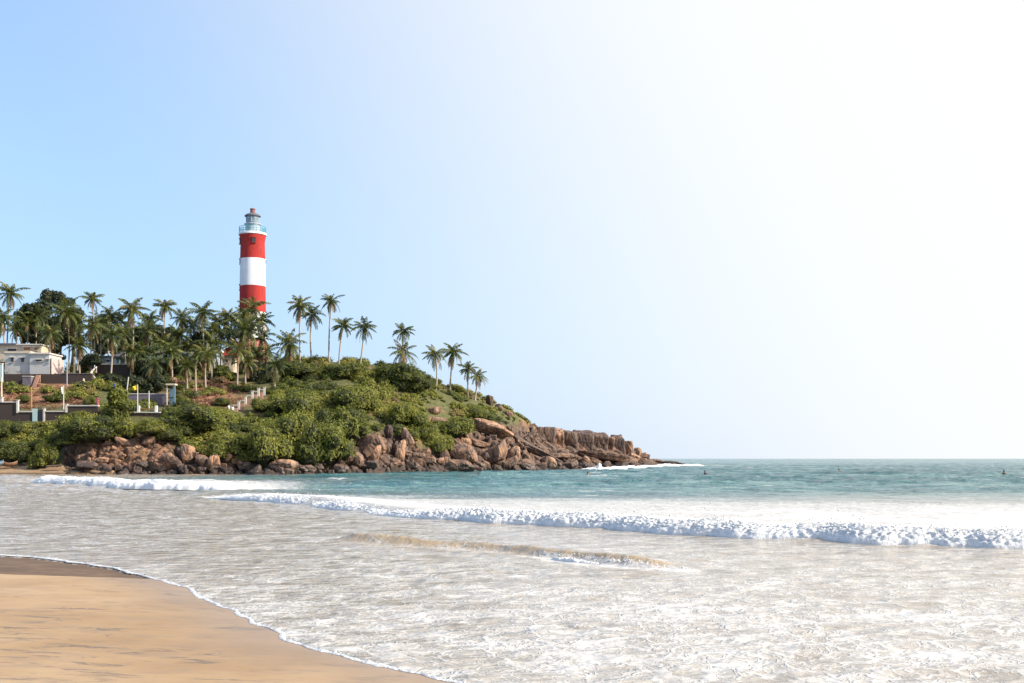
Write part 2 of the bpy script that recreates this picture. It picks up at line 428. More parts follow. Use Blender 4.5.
n1 = t.noise(p, 0.3, 5, 0.6); n2 = t.noise(t.pos((1, 2.2, 1), rot=(0, 0, 0.5)), 1.1, 5, 0.65); n3 = t.noise(p, 60, 3, 0.6)
n4 = t.noise(t.pos((0.8, 2.3, 1), rot=(0, 0, 0.35)), 1.5, 6, 0.75, 0.6)
col = t.ramp(n1, [(0.3, (0.25, 0.16, 0.083)), (0.5, (0.325, 0.215, 0.118)), (0.7, (0.39, 0.275, 0.165))])
col = t.mix(t.math('MULTIPLY', t.sm(0.50, 0.66, n2), 0.45), col, (0.22, 0.165, 0.12))
col = t.mix(t.math('MULTIPLY', t.math('MULTIPLY', t.sm(0.52, 0.62, n4), t.sm(0.42, 0.58, t.noise(p, 0.45, 3, 0.6))), 0.85), col, (0.12, 0.095, 0.08))
spk = t.noise(p, 9, 3, 0.7)
col = t.mix(t.math('MULTIPLY', t.sm(0.72, 0.78, spk), 0.6), col, (0.12, 0.10, 0.09))
wa = t.attr('wet')
col = t.mix(t.math('MULTIPLY', t.attr('band'), 0.8), t.mix(t.math('MULTIPLY', wa, 0.35), col, (0.26, 0.18, 0.12)), t.mix(t.sm(0.42, 0.6, n4), (0.06, 0.036, 0.022), (0.15, 0.094, 0.055)))
rough = t.math('ADD', t.math('SUBTRACT', 0.88, t.math('MULTIPLY', wa, 0.5)), t.math('MULTIPLY', t.attr('band'), 0.2))
t.put(t.b.inputs['Specular IOR Level'], t.math('SUBTRACT', 0.4, t.math('MULTIPLY', t.attr('band'), 0.3)))
t.base(col, rough, t.bump(t.math('ADD', t.math('MULTIPLY', n3, 0.08), t.math('ADD', t.math('MULTIPLY', n2, 0.5), t.math('MULTIPLY', spk, 0.12))), t.math('SUBTRACT', 0.55, t.math('MULTIPLY', wa, 0.4)), 0.05))
M['sand'] = t.m
me = add_mesh('beach', np.stack([XX, YY, ZZ], -1), grid_faces(len(ys), len(us)), M['sand'], {'wet': wet.ravel(), 'band': wetband.ravel()})
link('beach', me, kind='structure')

# sea --------------------------------------------------------------
def pl(pts): return np.array([((px-CX)/F*Yw(py), Yw(py)) for px, py in pts])
BRK = smooth_poly(pl([(196,496.5),(250,501),(300,506),(350,512),(400,517.5),(500,524),(600,530),(700,537),(800,541.5),(900,546),(1024,549),(1150,551),(1300,552)]), 10)
BR2 = smooth_poly(pl([(26,483),(60,485.5),(100,487.5),(150,489),(200,489.5),(250,490)]), 8)
SML = smooth_poly(pl([(322,540),(370,544),(420,547),(480,550.5),(560,560.5),(620,567),(690,571.5)]), 8)
BACK = pl([(170,483),(200,486),(300,491),(400,494),(500,496),(600,498),(700,499),(800,501),(900,503),(1024,505),(1300,506)])
def arcpos(X, Yy, P):
    """arclength fraction of the nearest polyline point, signed distance (seaward positive)"""
    L = np.concatenate([[0], np.cumsum(np.linalg.norm(np.diff(P, axis=0), axis=1))])
    D = np.full(X.shape, 1e9); S = np.zeros(X.shape); A = np.zeros(X.shape)
    for i, (a, b) in enumerate(zip(P[:-1], P[1:])):
        d = b-a; l2 = (d**2).sum()+1e-12
        tt = ((X-a[0])*d[0] + (Yy-a[1])*d[1])/l2
        tc = np.clip(tt, 0, 1)
        q = (X-a[0]-tc*d[0])**2 + (Yy-a[1]-tc*d[1])**2
        m = q < D; D = np.where(m, q, D)
        S = np.where(m, np.sign(d[0]*(Yy-a[1]) - d[1]*(X-a[0])), S); A = np.where(m, L[i]+tc*math.sqrt(l2), A)
    return np.sqrt(D)*S, A, L[-1]
ry = [6.0]
while ry[-1] < 30000:
    y = ry[-1]; ry.append(y*(1.0055 if y < 420 else 1.009 if y < 600 else 1.03 if y < 3000 else 1.15))
ry = np.array(ry)
cu = np.linspace(-1, 1, 1150)
cu = 0.62*cu + 0.38*cu**3
X = ry[:, None]*cu[None, :]*1.1; Yg = np.repeat(ry[:, None], len(cu), 1)
# the sheet stops just inside the sand
ds = land(X, Yg)                                   # negative in the water
dw = -ds
far = sstep(45, 140, Yg)
chop = fbm(X*0.22+0.1*Yg, Yg*0.55, 2.0, 5, 0.65)*0.62 + 0.55*fbm(X*0.05, Yg*0.16, 7.0, 4, ridged=True)
swell = 0.34*np.sin(Yg*0.22 - X*0.05 + 2.5*perlin(X*0.012, Yg*0.02, 4.0))
damp = 1/(1+(Yg/1500)**2)
for Y0, hgt, ph in ((92, .38, 1.0), (112, .55, 2.0), (140, .62, 3.0), (178, .6, 4.0), (225, .7, 5.0), (300, .8, 6.0), (410, .9, 7.0)):
    q = Yg - (Y0 + 0.10*X + 9*perlin(X*0.022, ph) + 3*perlin(X*0.07, ph+.5))
    m = sstep(-0.12, 0.30, perlin(X*0.028*110/Y0+ph*3, ph*7.7))
    swell = swell + hgt*m*np.where(q < 0, np.exp(-(q/1.6)**2), np.exp(-(q/5.0)**2))
near = 0.030*fbm(X*0.8, Yg*2.2, 5.0, 4) + 0.045*fbm(X*0.22, Yg*0.8, 6.0, 3, ridged=True)
shore_fade = sstep(0.0, 6.0, dw)
_sel = (Yg > 100) & (Yg < 500)
sea_level = float((chop+swell)[_sel].mean())
hug = 1 - 0.75*np.clip(1 - np.abs(Yg-(170+0*X))/60, 0, 1)*(X < -5)              # calmer under the lee of the headland
Z = (far*(chop + swell - sea_level - 0.05)*hug*damp + near*(1-0.6*far))*shore_fade
bs, ba, bL = arcpos(X, Yg, BRK)
def wave(s, A, front, back):
    return np.where(s > 0, A*sstep(0, front, s)*np.exp(-np.maximum(s-front, 0)/back), 0)
hb = 0.55*(1+0.35*perlin(ba*0.09, 1.5))*sstep(0, 7, ba)
Z += wave(bs, hb, 1.2, 3.5)*0.75
b2, a2, L2 = arcpos(X, Yg, BR2)
Z += wave(b2, 0.55*sstep(0, 3, a2)*sstep(L2, L2-6, a2), 1.5, 3.0)*0.7
sm_, sa_, sL = arcpos(X, Yg, SML)
hs = 0.25*sstep(0, 1.2, sa_)*(1-sstep(sL-1.8, sL, sa_))*(0.62+0.38*sstep(-0.25, 0.2, perlin(sa_*0.33+2.0, 4.5)+0.0))
Z += wave(sm_, hs, 0.42, 0.8)
# thin swash lip
Z += 0.02*sstep(0.0, 0.10, dw)*(1-sstep(0.15, 1.2, dw))
Z = np.where(ds > 0.0, -0.02 - 0.2*ds, Z)
def sea_z(x, y):
    i = int(np.clip(np.searchsorted(ry, y), 0, len(ry)-1)); j = int(np.argmin(np.abs(X[i]-x))); return float(Z[i, j])
# foam densities
edge = (1-sstep(0.0, 0.35, dw))
kb = arcpos(X, Yg, BACK)[0]
trail = sstep(-0.2, 0.6, bs)*(1-sstep(-14.0, 8.0, kb + 7*perlin(X*0.10, Yg*0.12)))*sstep(-2, 6, ba)
trail2 = sstep(-0.3, 0.5, b2)*(1-sstep(8, 16, b2+2*perlin(X*0.2, Yg*0.2)))*sstep(0, 2, a2)*sstep(L2+2, L2-3, a2)
inshore = (1-sstep(-6, 1.0, bs)*0.55)*(1-sstep(60, 130, Yg))
patch = 0.5+0.5*fbm(X*0.16, Yg*0.35, 9.0, 4)*1.8
foam_and_sheen = np.clip(inshore*(0.28+0.36*patch)*(0.50+0.45*sstep(34, 15, Yg))*(0.93+0.2*sstep(-8, 10, X)), 0, 0.85)  # foam cover, also raised to the right to paint in brighter sheen
smf = sstep(-0.9, -0.2, sm_)*(1-sstep(0.1, 0.35, sm_))*sstep(0.5, 3, sa_)*(1-sstep(14.5, 17.5, sa_))*(0.45+0.55*sstep(8.5, 10.5, sa_))
rs = 1-sstep(0, 22, np.abs(Yg-420)+0*X)
foam = np.maximum.reduce([foam_and_sheen*(bs < 0.3), trail*(0.90+0.45*fbm(X*0.25, Yg*0.5, 12.0, 4))*(0.82+0.18*sstep(2, 22, X)), trail2*0.95, edge*0.5*(Yg < 60), smf*0.85, 0.16*(bs > 0)*(1-sstep(150, 400, Yg)), 0.78*(bs > 12)*sstep(0.22, 0.40, fbm(X*0.12, Yg*0.14, 15.0, 5, 0.6))*(1-sstep(300, 600, Yg))])
# white water at the foot of the rocky point
tipx, tipy = (662-CX)/F*375, 375.0
tipf = np.exp(-(((X-tipx)/34)**2 + ((Yg-tipy-0.0*X)/32)**2)**1.5)
wx, wy = (604-CX)/F*262, 262
tipf = np.maximum(tipf, np.exp(-(((X-wx)/7)**2 + ((Yg-wy)/8)**2)))
foam = np.maximum(foam, tipf*0.6)
deep = sstep(38, 105, Yg + 12*perlin(X*0.03, Yg*0.03))*sstep(-4, 10, bs)*sstep(-56, -28, X+8*perlin(X*0.05, Yg*0.1))*np.maximum(sstep(-32, -12, X), sstep(118, 150, Yg))
deep = np.maximum(deep, sstep(160, 230, Yg)*sstep(-50, -30, X))
sandy = np.exp(-((sm_-0.3)/0.5)**2)*(hs > 0.08) * 1.0

t = NT('sea_water'); p = t.pos()
fa = t.attr('foam'); dp = t.attr('deep')
ws = t.noise(p, 1.1, 3, 0.6)
pm = t.n('VectorMath', operation='MULTIPLY'); t.l(p, pm.inputs[0]); pm.inputs[1].default_value = (1.0, 0.8, 1)
cmb = t.n('CombineXYZ'); wq = t.noise(p, 0.9, 4, 0.6); wq2 = t.noise(t.pos((1, 1, 1), rot=(0, 0, 1.0)), 0.7, 4, 0.6)
t.l(t.math('MULTIPLY', wq, 1.6), cmb.inputs[0]); t.l(t.math('MULTIPLY', wq2, 1.6), cmb.inputs[1])
va = t.n('VectorMath', operation='ADD'); t.l(pm.outputs[0], va.inputs[0]); t.l(cmb.outputs[0], va.inputs[1])
e1 = t.vor(va.outputs[0], 1.7, 'DISTANCE_TO_EDGE'); e2 = t.vor(va.outputs[0], 5.0, 'DISTANCE_TO_EDGE')
lace = t.math('MAXIMUM', t.math('SUBTRACT', 1.0, t.sm(0.0, 0.16, e1)), t.math('MULTIPLY', t.math('SUBTRACT', 1.0, t.sm(0.0, 0.2, e2)), 0.85))
fine = t.noise(t.pos((1, 0.75, 1)), 5.0, 6, 0.68)
big = t.noise(t.pos((0.8, 0.9, 1)), 1.1, 5, 0.7)
pat = t.math('ADD', t.math('MULTIPLY', lace, 0.34), t.math('ADD', t.math('MULTIPLY', fine, 0.40), t.math('MULTIPLY', big, 0.50)))
thr = t.math('SUBTRACT', 1.04, t.math('MULTIPLY', fa, 0.80))
fm = t.sm(t.math('SUBTRACT', thr, 0.17), t.math('ADD', thr, 0.17), pat)
# even cover where foam is dense, plus a pale film painting in sky sheen
dens = t.sm(0.80, 0.95, fa)
fm = t.math('MAXIMUM', fm, t.math('MAXIMUM', t.math('MULTIPLY', dens, 0.62), t.math('MULTIPLY', t.sm(0.12, 0.90, fa), 0.58)))
dn = t.math('ADD', t.math('MULTIPLY', t.noise(t.pos((0.02, 0.07, 1)), 1.0, 5, 0.6), 0.5), t.math('MULTIPLY', t.noise(t.pos((0.14, 0.40, 1)), 1.0, 6, 0.7), 0.5))
deepc = t.ramp(dn, [(0.34, (0.005, 0.050, 0.062)), (0.5, (0.026, 0.135, 0.155)), (0.62, (0.17, 0.31, 0.29))])
shal = t.ramp(t.math('ADD', t.math('MULTIPLY', big, 0.8), t.math('MULTIPLY', fine, 0.2)), [(0.34, (0.20, 0.155, 0.105)), (0.5, (0.36, 0.32, 0.27)), (0.64, (0.47, 0.44, 0.40))])
wc = t.mix(dp, shal, deepc)
wc = t.mix(t.math('MULTIPLY', t.attr('sandy'), 0.85), wc, (0.34, 0.235, 0.12))
col = t.mix(t.math('MULTIPLY', fm, t.math('ADD', 0.72, t.math('MULTIPLY', dens, 0.24))), wc, t.mix(dens, (0.55, 0.545, 0.54), (0.70, 0.695, 0.69)))
rough = t.math('ADD', t.math('ADD', 0.09, t.math('MULTIPLY', dp, 0.06)), t.math('MULTIPLY', fm, 0.5))
rip = t.noise(t.pos((1, 1.5, 1)), 1.7, 5, 0.48); rip2 = t.noise(t.pos((0.12, 0.34, 1)), 1.6, 6, 0.66)
hgt = t.math('ADD', t.math('MULTIPLY', rip, t.math('SUBTRACT', 0.20, t.math('MULTIPLY', dp, 0.08))), t.math('MULTIPLY', rip2, t.math('MULTIPLY', dp, 1.7)))
hgt = t.math('ADD', hgt, t.math('MULTIPLY', fm, 0.02))
t.base(col, rough, t.bump(hgt, 0.9, 1.0))
t.b.inputs['IOR'].default_value = 1.33
M['sea'] = t.m
me = add_mesh('sea', np.stack([X, Yg, Z], -1), grid_faces(len(ry), len(cu)), M['sea'],
              {'foam': foam.ravel(), 'deep': deep.ravel(), 'sandy': sandy.ravel()})
link('sea', me, kind='structure')

# foam --------------------------------------------------------------
t = NT('white_foam'); p = t.pos()
n1 = t.noise(p, 3.0, 6, 0.7); n2 = t.noise(p, 14, 4, 0.7)
col = t.ramp(n1, [(0.3, (0.78, 0.79, 0.80)), (0.5, (0.90, 0.90, 0.90)), (0.8, (0.94, 0.94, 0.94))])
h = t.math('ADD', n1, t.math('MULTIPLY', n2, 0.5))
t.base(col, 0.75, t.bump(h, 1.0, 0.12), spec=0.3)
tr = t.n('BsdfTranslucent'); tr.inputs[0].default_value = (0.85, 0.86, 0.86, 1); ms = t.n('MixShader'); ms.inputs[0].default_value = 0.12
t.l(t.b.outputs[0], ms.inputs[1]); t.l(tr.outputs[0], ms.inputs[2]); t.l(ms.outputs[0], t.out.inputs[0])
M['foam'] = t.m

def foam_roll(name, P, height, front, back, step_l, ns, hmod, s_off=0.0, amp=0.2, drops=0, seed=0, fs=1.0):
    """a tumbling foam bank built along the toe line P"""
    L = np.concatenate([[0], np.cumsum(np.linalg.norm(np.diff(P, axis=0), axis=1))])
    n = int(L[-1]/step_l); l = np.linspace(0, L[-1], n)
    x = np.interp(l, L, P[:, 0]); y = np.interp(l, L, P[:, 1])
    tx = np.gradient(x); ty = np.gradient(y); q = np.hypot(tx, ty); nx, ny = -ty/q, tx/q
    H = height*hmod(l, L[-1])
    s = np.concatenate([np.linspace(0, front, int(ns*0.5)), front + (back-front)*np.linspace(0, 1, ns-int(ns*0.5)+1)[1:]**1.4])
    a = np.clip(s/front, 0, 1)
    prof = np.sqrt(np.clip(1-(1-a)**2, 0, 1)) * np.where(s > front, np.clip(1-(s-front)/(back-front), 0, 1)**1.1, 1)
    Lg = l[:, None]; Sg = s[None, :]
    toe = 0.75*perlin(Lg*0.35, seed+1.1)+0.16*perlin(Lg*1.5, seed+4.0)
    lump = fbm(Lg*1.3/fs, Sg*1.5/fs, seed+2.0, 3, 0.6, ridged=True)
    lum2 = fbm(Lg*3.6/fs+0.8*perlin(Lg*1.1, Sg*1.1, 3.0), Sg*4.2/fs, seed+6.0, 5, 0.72)
    zz = H[:, None]*prof[None, :]
    env = np.clip(H[:, None]/height, 0, 1)*np.clip(prof[None, :]*1.6 + 0.3*(Sg > front)*(1-sstep(back-1.5, back, Sg)), 0, 1)
    zz = zz + env*(amp*0.9*lump + amp*1.1*lum2) - 0.03 - 0.12*sstep(back-0.8, back, Sg)
    off = Sg*(1) + toe + s_off - env*amp*1.0*(lum2+0.25*lump)*(Sg < front*1.6)
    xx = x[:, None] + nx[:, None]*off; yy = y[:, None] + ny[:, None]*off
    V = np.stack([xx, yy, zz], -1).reshape(-1, 3); Fs = [grid_faces(n, len(s))]
    if drops:
        r = np.random.default_rng(seed+50)
        k = r.integers(0, n, drops); ok = H[k] > 0.2*height; k = k[ok]
        lf = 0.5+0.5*perlin(l[k]*0.9, 7.7); keep = r.random(len(k)) < lf**1.2*1.3; k = k[keep]; m = len(k)
        off = r.normal(front*0.7, front*0.45, m)
        c = np.stack([x[k]+nx[k]*off, y[k]+ny[k]*off, H[k]*(0.8+0.5*r.exponential(0.45, m))+0.02], 1)
        rad = 0.006+0.03*r.random(m)**3
        oc = np.array([[1,0,0],[0,1,0],[-1,0,0],[0,-1,0],[0,0,1],[0,0,-1]], float)
        of = np.array([[0,1,4],[1,2,4],[2,3,4],[3,0,4],[1,0,5],[2,1,5],[3,2,5],[0,3,5]])
        DV = (c[:, None, :] + oc[None]*rad[:, None, None]*r.uniform(.6, 1.5, (m, 1, 3))).reshape(-1, 3)
        Fs.append((of[None]+np.arange(m)[:, None, None]*6).reshape(-1, 3)+len(V)); V = np.concatenate([V, DV])
    me = add_mesh(name, V, Fs, M['foam'])
    return me
foam_kw = dict(kind='structure')
link('breaking_wave', foam_roll('breaking_wave', BRK, 0.40, 1.2, 8.0, 0.05, 100,
     lambda l, T: sstep(0, 8, l)*(0.95+0.35*sstep(T*0.35, T*0.75, l))*np.clip(0.95+0.5*perlin(l*0.10, 1.5)+0.30*perlin(l*0.40, 3.5)+0.10*perlin(l*1.1, 8.5), 0.3, 1.7), amp=0.13, drops=9000, seed=1, fs=0.5), **foam_kw)
link('breaking_wave', foam_roll('breaking_wave', BR2, 0.75, 1.4, 6.0, 0.12, 44,
     lambda l, T: sstep(0, 5, l)*(1-sstep(T-7, T, l))*(1+0.3*perlin(l*0.2, 9.5)), amp=0.16, seed=11), **foam_kw)
Lm = np.concatenate([[0], np.cumsum(np.linalg.norm(np.diff(SML, axis=0), axis=1))])[-1]
link('breaking_wave', foam_roll('breaking_wave', SML, 0.15, 0.2, 0.6, 0.025, 26,
     lambda l, T: sstep(9.0, 10.5, l)*(1-sstep(13.0, 15.5, l))*(0.7+0.6*perlin(l*1.2, 5.5)), s_off=-0.06, amp=0.06, drops=500, seed=21, fs=0.3), **foam_kw)
SURF = smooth_poly(np.array([((px-CX)/F*Y, Y) for px, Y in [(596,250),(606,256),(622,268),(638,286),(650,308),(664,340),(680,366),(700,384),(716,398)]]), 6)
link('surf', foam_roll('surf', SURF, 0.62, 1.6, 7.0, 0.4, 30, lambda l, T: sstep(0, 4, l)*(1-sstep(T-30, T, l))*np.clip(0.75+1.1*perlin(l*0.09, 2.5)+0.5*perlin(l*.3, 5.5), 0.12, 1.5), s_off=-0.5, amp=0.3, drops=900, seed=31), **foam_kw)
SPL = np.array([((px-CX)/F*Y, Y) for px, Y in [(597,252),(599.5,252.5),(602,253.5)]])
link('splash', foam_roll('splash', SPL, 1.5, .5, 1.6, 0.08, 20, lambda l, T: np.sin(np.pi*np.clip(l/T, 0, 1))**1.5, amp=0.3, drops=500, seed=33), **foam_kw)
# froth lip where the swash ends on the sand
sel = (SHS[:, 1] > 8) & (SHS[:, 1] < 60) & (SHS[:, 0] > -60) & (SHS[:, 0] < 6)
EP = SHS[sel]
L = np.concatenate([[0], np.cumsum(np.linalg.norm(np.diff(EP, axis=0), axis=1))]); l = np.arange(0, L[-1], 0.02)
x = np.interp(l, L, EP[:, 0]); y = np.interp(l, L, EP[:, 1]); tx = np.gradient(x); ty = np.gradient(y); q = np.hypot(tx, ty); nx, ny = -ty/q, tx/q
wd = (0.025 + 0.05*np.clip(0.5+perlin(l*1.1, 2.0)*1.2, 0, 1))*(0.75+0.5*perlin(l*5, 6.0)); hh = 0.026*(0.7+0.7*perlin(l*6, 4.0)) * (wd/0.09)
sx = np.linspace(-1, 1, 9); V = np.stack([x[:, None]+nx[:, None]*(sx*wd[:, None]+0.02*perlin(l*9, 1.0)[:, None]), y[:, None]+ny[:, None]*sx*wd[:, None],
     0.012+hh[:, None]*(1-sx[None]**2)*(1+0.6*perlin(l[:, None]*14, sx[None]*3)) - 0.01*np.abs(sx)[None]], -1)
link('swash_foam', add_mesh('swash_foam', V, grid_faces(len(l), 9), M['foam']), kind='structure')

# ------------------------------------------------------------------ headland terrain
# columns: photo bearing px -> knots (distance Y, photo row) from water to skyline
COLS = [
 (-260,[(183,475),(193,466),(199,450),(206,426),(208,412),(214,410),(227,385),(262,376)], 60),
 (-60, [(184,474.6),(193,465.5),(199,450),(206,426),(208,412),(214,410),(227,385),(262,376)], 60),
 (0,   [(185,474.5),(193,465.5),(199,450),(206,426),(208,412),(214,410),(227,384.5),(262,374)], 60),
 (55,  [(185,474.5),(191,466),(198,449),(206,425),(208,411.5),(214,410),(227,384.5),(262,372)], 60),
 (70,  [(185,474.5),(188,465),(193,445),(205,425),(208,409),(214,407),(227,384.5),(262,370)], 60),
 (110, [(185,474.5),(187,462),(191,442),(204,424),(208,411),(214,408),(229,385),(262,368)], 60),
 (150, [(185,474.5),(188,458),(193,438),(204,424),(208,412),(214,408),(232,385),(264,367)], 60),
 (200, [(185,474.5),(189,457),(195,440),(205,424),(212,410),(220,402),(240,384),(266,366)], 60),
 (250, [(186,474.4),(191,463),(198,448),(208,430),(216,414),(226,402),(242,386),(268,364)], 55),
 (290, [(187,474.3),(193,464),(200,446),(210,424),(219,408),(228,396),(242,380),(264,361)], 25),
 (330, [(190,474.1),(196,463),(203,444),(213,422),(222,405),(231,391),(243,377),(260,362)], 12),
 (370, [(197,473.5),(202,458),(208,442),(218,422),(227,406),(235,392),(246,378),(262,364)], 12),
 (410, [(204,473),(209,458),(216,442),(224,426),(231,413),(240,399),(250,384),(264,369)], 12),
 (440, [(210,472.6),(216,461),(222,446),(229,432),(236,419),(244,406),(253,394),(266,383)], 12),
 (480, [(219,472),(225,461),(232,447),(238,437),(244,427),(251,416),(258,406),(268,397)], 12),
 (510, [(226,471.6),(232,462),(239,450),(245,440),(252,431),(258,423),(264,417),(272,410)], 12),
 (535, [(234,471.1),(240,465),(247,458),(255,452),(264,447),(274,443),(284,436),(290,426)], 12),
 (560, [(241,470.7),(249,466),(257,461),(267,456),(278,452),(289,449),(294,444),(299,432.5)], 12),
 (600, [(258,470),(267,466.5),(277,462),(289,457.5),(302,454),(314,450.5),(319,447),(324,438)], 10),
 (630, [(290,468.7),(298,466.5),(306,464),(314,461),(323,458),(332,455),(337,452),(342,446.5)], 10),
 (648, [(325,467.6),(333,466.5),(340,465),(346,463.8),(352,462.6),(358,461.6),(363,460.6),(369,458.8)], 10),
 (668, [(372,466.4),(379,466),(386,465.2),(392,464.5),(398,464.2),(404,464),(410,463.6),(416,463.4)], 10),
 (690, [(400,466.6),(404,466.6),(408,466.6),(412,466.6),(416,466.6),(420,466.6),(424,466.6),(428,466.6)], 6),
]
NK = 8
cp = np.array([c[0] for c in COLS], float)
pxs = np.linspace(-250, 689, 860)
KY = np.array([[k[0] for k in c[1]] for c in COLS], float)
KZ = np.array([[CAMZ + (HZ-k[1])/F*k[0] for k in c[1]] for c in COLS])
pla = np.array([c[2] for c in COLS], float)
def smi(v):  # smooth interpolation over the bearing
    a = np.interp(pxs, cp, v)
    k = np.hanning(25); k /= k.sum(); pad = np.pad(a, 12, mode='edge')
    return np.convolve(pad, k, 'valid')
KYs = np.stack([smi(KY[:, k]) for k in range(NK)], 1); KZs = np.stack([smi(KZ[:, k]) for k in range(NK)], 1); PLs = smi(pla)
front = np.stack([KYs[:, 0]-7, np.full(len(pxs), -1.8)], 1)
kY = np.concatenate([front[:, :1], KYs, KYs[:, -1:]+PLs[:, None]*0.5, KYs[:, -1:]+PLs[:, None]+8, KYs[:, -1:]+PLs[:, None]+45], 1)
kZ = np.concatenate([front[:, 1:], KZs, KZs[:, -1:]-0.3, KZs[:, -1:]*0.85-1.0, np.full((len(pxs), 1), -2.5)], 1)
segn = [10, 26, 30, 30, 22, 16, 26, 30, 12, 8, 8]
rowsY, rowsZ = [], []
for k, n in enumerate(segn):
    for i in range(n):
        f = i/n; rowsY.append(kY[:, k]*(1-f)+kY[:, k+1]*f)
        rowsZ.append(kZ[:, k]*(1-f)+kZ[:, k+1]*f)
rowsY.append(kY[:, -1]); rowsZ.append(kZ[:, -1])
TY = np.array(rowsY); TZ = np.array(rowsZ)
# soften the profile a little
for _ in range(2):
    TZ[1:-1] = 0.25*TZ[:-2]+0.5*TZ[1:-1]+0.25*TZ[2:]
TX = (pxs[None, :]-CX)/F*TY
PXG = np.repeat(pxs[None, :], TY.shape[0], 0)
PYG = HZ - (TZ-CAMZ)/TY*F
front_ = TY < KYs[:, -1][None]+4
# where bare rock shows
shore_h = np.interp(pxs, [-60, 60, 100, 140, 170, 230, 260, 300, 340, 370, 430, 470, 520, 545, 700], [0.0, 0.3, 2.0, 5.2, 5.4, 4.0, 2.8, 2.4, 3.2, 5.5, 6.0, 8.0, 12, 40, 40])[None]
BX = [-300, 60, 66, 100, 140, 172, 200, 230, 255, 300, 340, 362, 385, 415, 432, 450, 470, 485, 505, 525, 540, 560, 720]
BY = [471, 471, 446, 440, 433, 441, 454, 461, 465, 464, 452, 436, 430, 447, 450, 440, 430, 423, 424, 424, 422, 380, 380]
bound = np.interp(pxs, BX, BY)[None]
rockm = sstep(-3.5, 2.5, PYG - bound - 5*perlin(TX*0.15, TY*0.15))*(TY < KYs[:, -1][None]+30)
rockm = np.maximum(rockm, (PXG > 545)*1.0)
rockm = np.where(PXG < 62, rockm*0.3, rockm)
soil = sstep(383-14, 383, PYG)*(1-sstep(402, 408, PYG))*(PXG < 88)*1.0
soil = np.maximum(soil, np.exp(-((PXG-205)/38)**2 - ((PYG-393)/12)**2)*1.2)
bankm = sstep(70, 90, PXG)*(1-sstep(168, 176, PXG))*sstep(430, 437, PYG)*(PYG < 478)
soil = np.maximum(soil, 1.0*bankm)
soil = np.maximum(soil, 0.7*sstep(0.12, 0.3, fbm(TX*0.1, TY*0.1, 8.1, 3))*(PXG > 250))
rockm = rockm*(1-0.55*bankm*(PYG < 466))
soil = np.clip(soil*(0.75+0.5*fbm(TX*0.4, TY*0.4, 1.1, 3)), 0, 1)
beachm = ((PXG < 66) & (PYG > 464)) | ((PXG < 114) & (PYG > 470.0))
# relief
f1, f2, idc = worley(TX*0.22, TY*0.22, TZ*0.35)
g1, g2, idd = worley(TX*0.6+7, TY*0.6, TZ*0.8)
blocky = (idc-0.5)*1.6 - 1.3*np.exp(-((f2-f1)/0.10)**2) + (idd-0.5)*0.6 - 0.4*np.exp(-((g2-g1)/0.12)**2)
tipfade = np.interp(pxs, [0, 560, 600, 640, 655, 690], [0.95, 0.9, 0.7, 0.4, 0.28, 0.2])[None]
TZ2 = TZ + rockm*blocky*tipfade*np.clip(TZ+0.4, 0.0, 1) + 0.5*fbm(TX*0.15, TY*0.15, 2.2, 4)*np.clip(TZ*0.4, 0, 1)*(1-beachm) + bankm*(0.9*fbm(TX*0.5, TY*0.5, TZ*0.6, 5, 0.6, ridged=True)-0.3)
ridgeflat = (PXG > 535)*sstep(452, 446, PYG)
TZ2 = TZ2*(1-0.75*ridgeflat) + (TZ+0.15*fbm(TX*0.4, TY*0.4, 3.3, 3))*0.75*ridgeflat
TYd = TY - rockm*blocky*tipfade*0.9*np.clip(TZ+0.4, 0, 1)
TZ2 = np.where(beachm & (TZ > 0), TZ*0.9+0.02, TZ2)
TXd = TX
me = add_mesh('headland', np.stack([TXd, TYd, TZ2], -1), grid_faces(*TY.shape), M['terrain'], {'rock': rockm.ravel(), 'soil': soil.ravel()})
# the strand at the foot of the headland is sand
me.materials.append(M['sand'])
bm_ = (beachm[:-1, :-1] & beachm[1:, 1:]).ravel().astype(np.int32)
me.polygons.foreach_set('material_index', bm_)
at = me.attributes.new('wet', 'FLOAT', 'POINT'); at.data.foreach_set('value', (1-sstep(0.15, 0.5, TZ2)).ravel().astype(np.float32))
at = me.attributes.new('band', 'FLOAT', 'POINT'); at.data.foreach_set('value', (1-sstep(0.15, 0.4, TZ2)).ravel().astype(np.float32))
link('headland_terrain', me, kind='structure')
_V = np.stack([TXd, TYd, TZ2], -1).reshape(-1, 3)
BV = BVHTree.FromPolygons(_V.tolist(), grid_faces(*TY.shape).tolist())
def hit(px, py):
    d = (W(px, py, 100)-Vector((0, 0, CAMZ))).normalized()
    r = BV.ray_cast(Vector((0, 0, CAMZ)), d)
    return r[0]
def ground(x, y):
    r = BV.ray_cast(Vector((x, y, 200)), Vector((0, 0, -1)))
    return r[0].z if r[0] is not None else 0.0
def at_px(px, Y):
    x = (px-CX)/F*Y; return Vector((x, Y, ground(x, Y)))

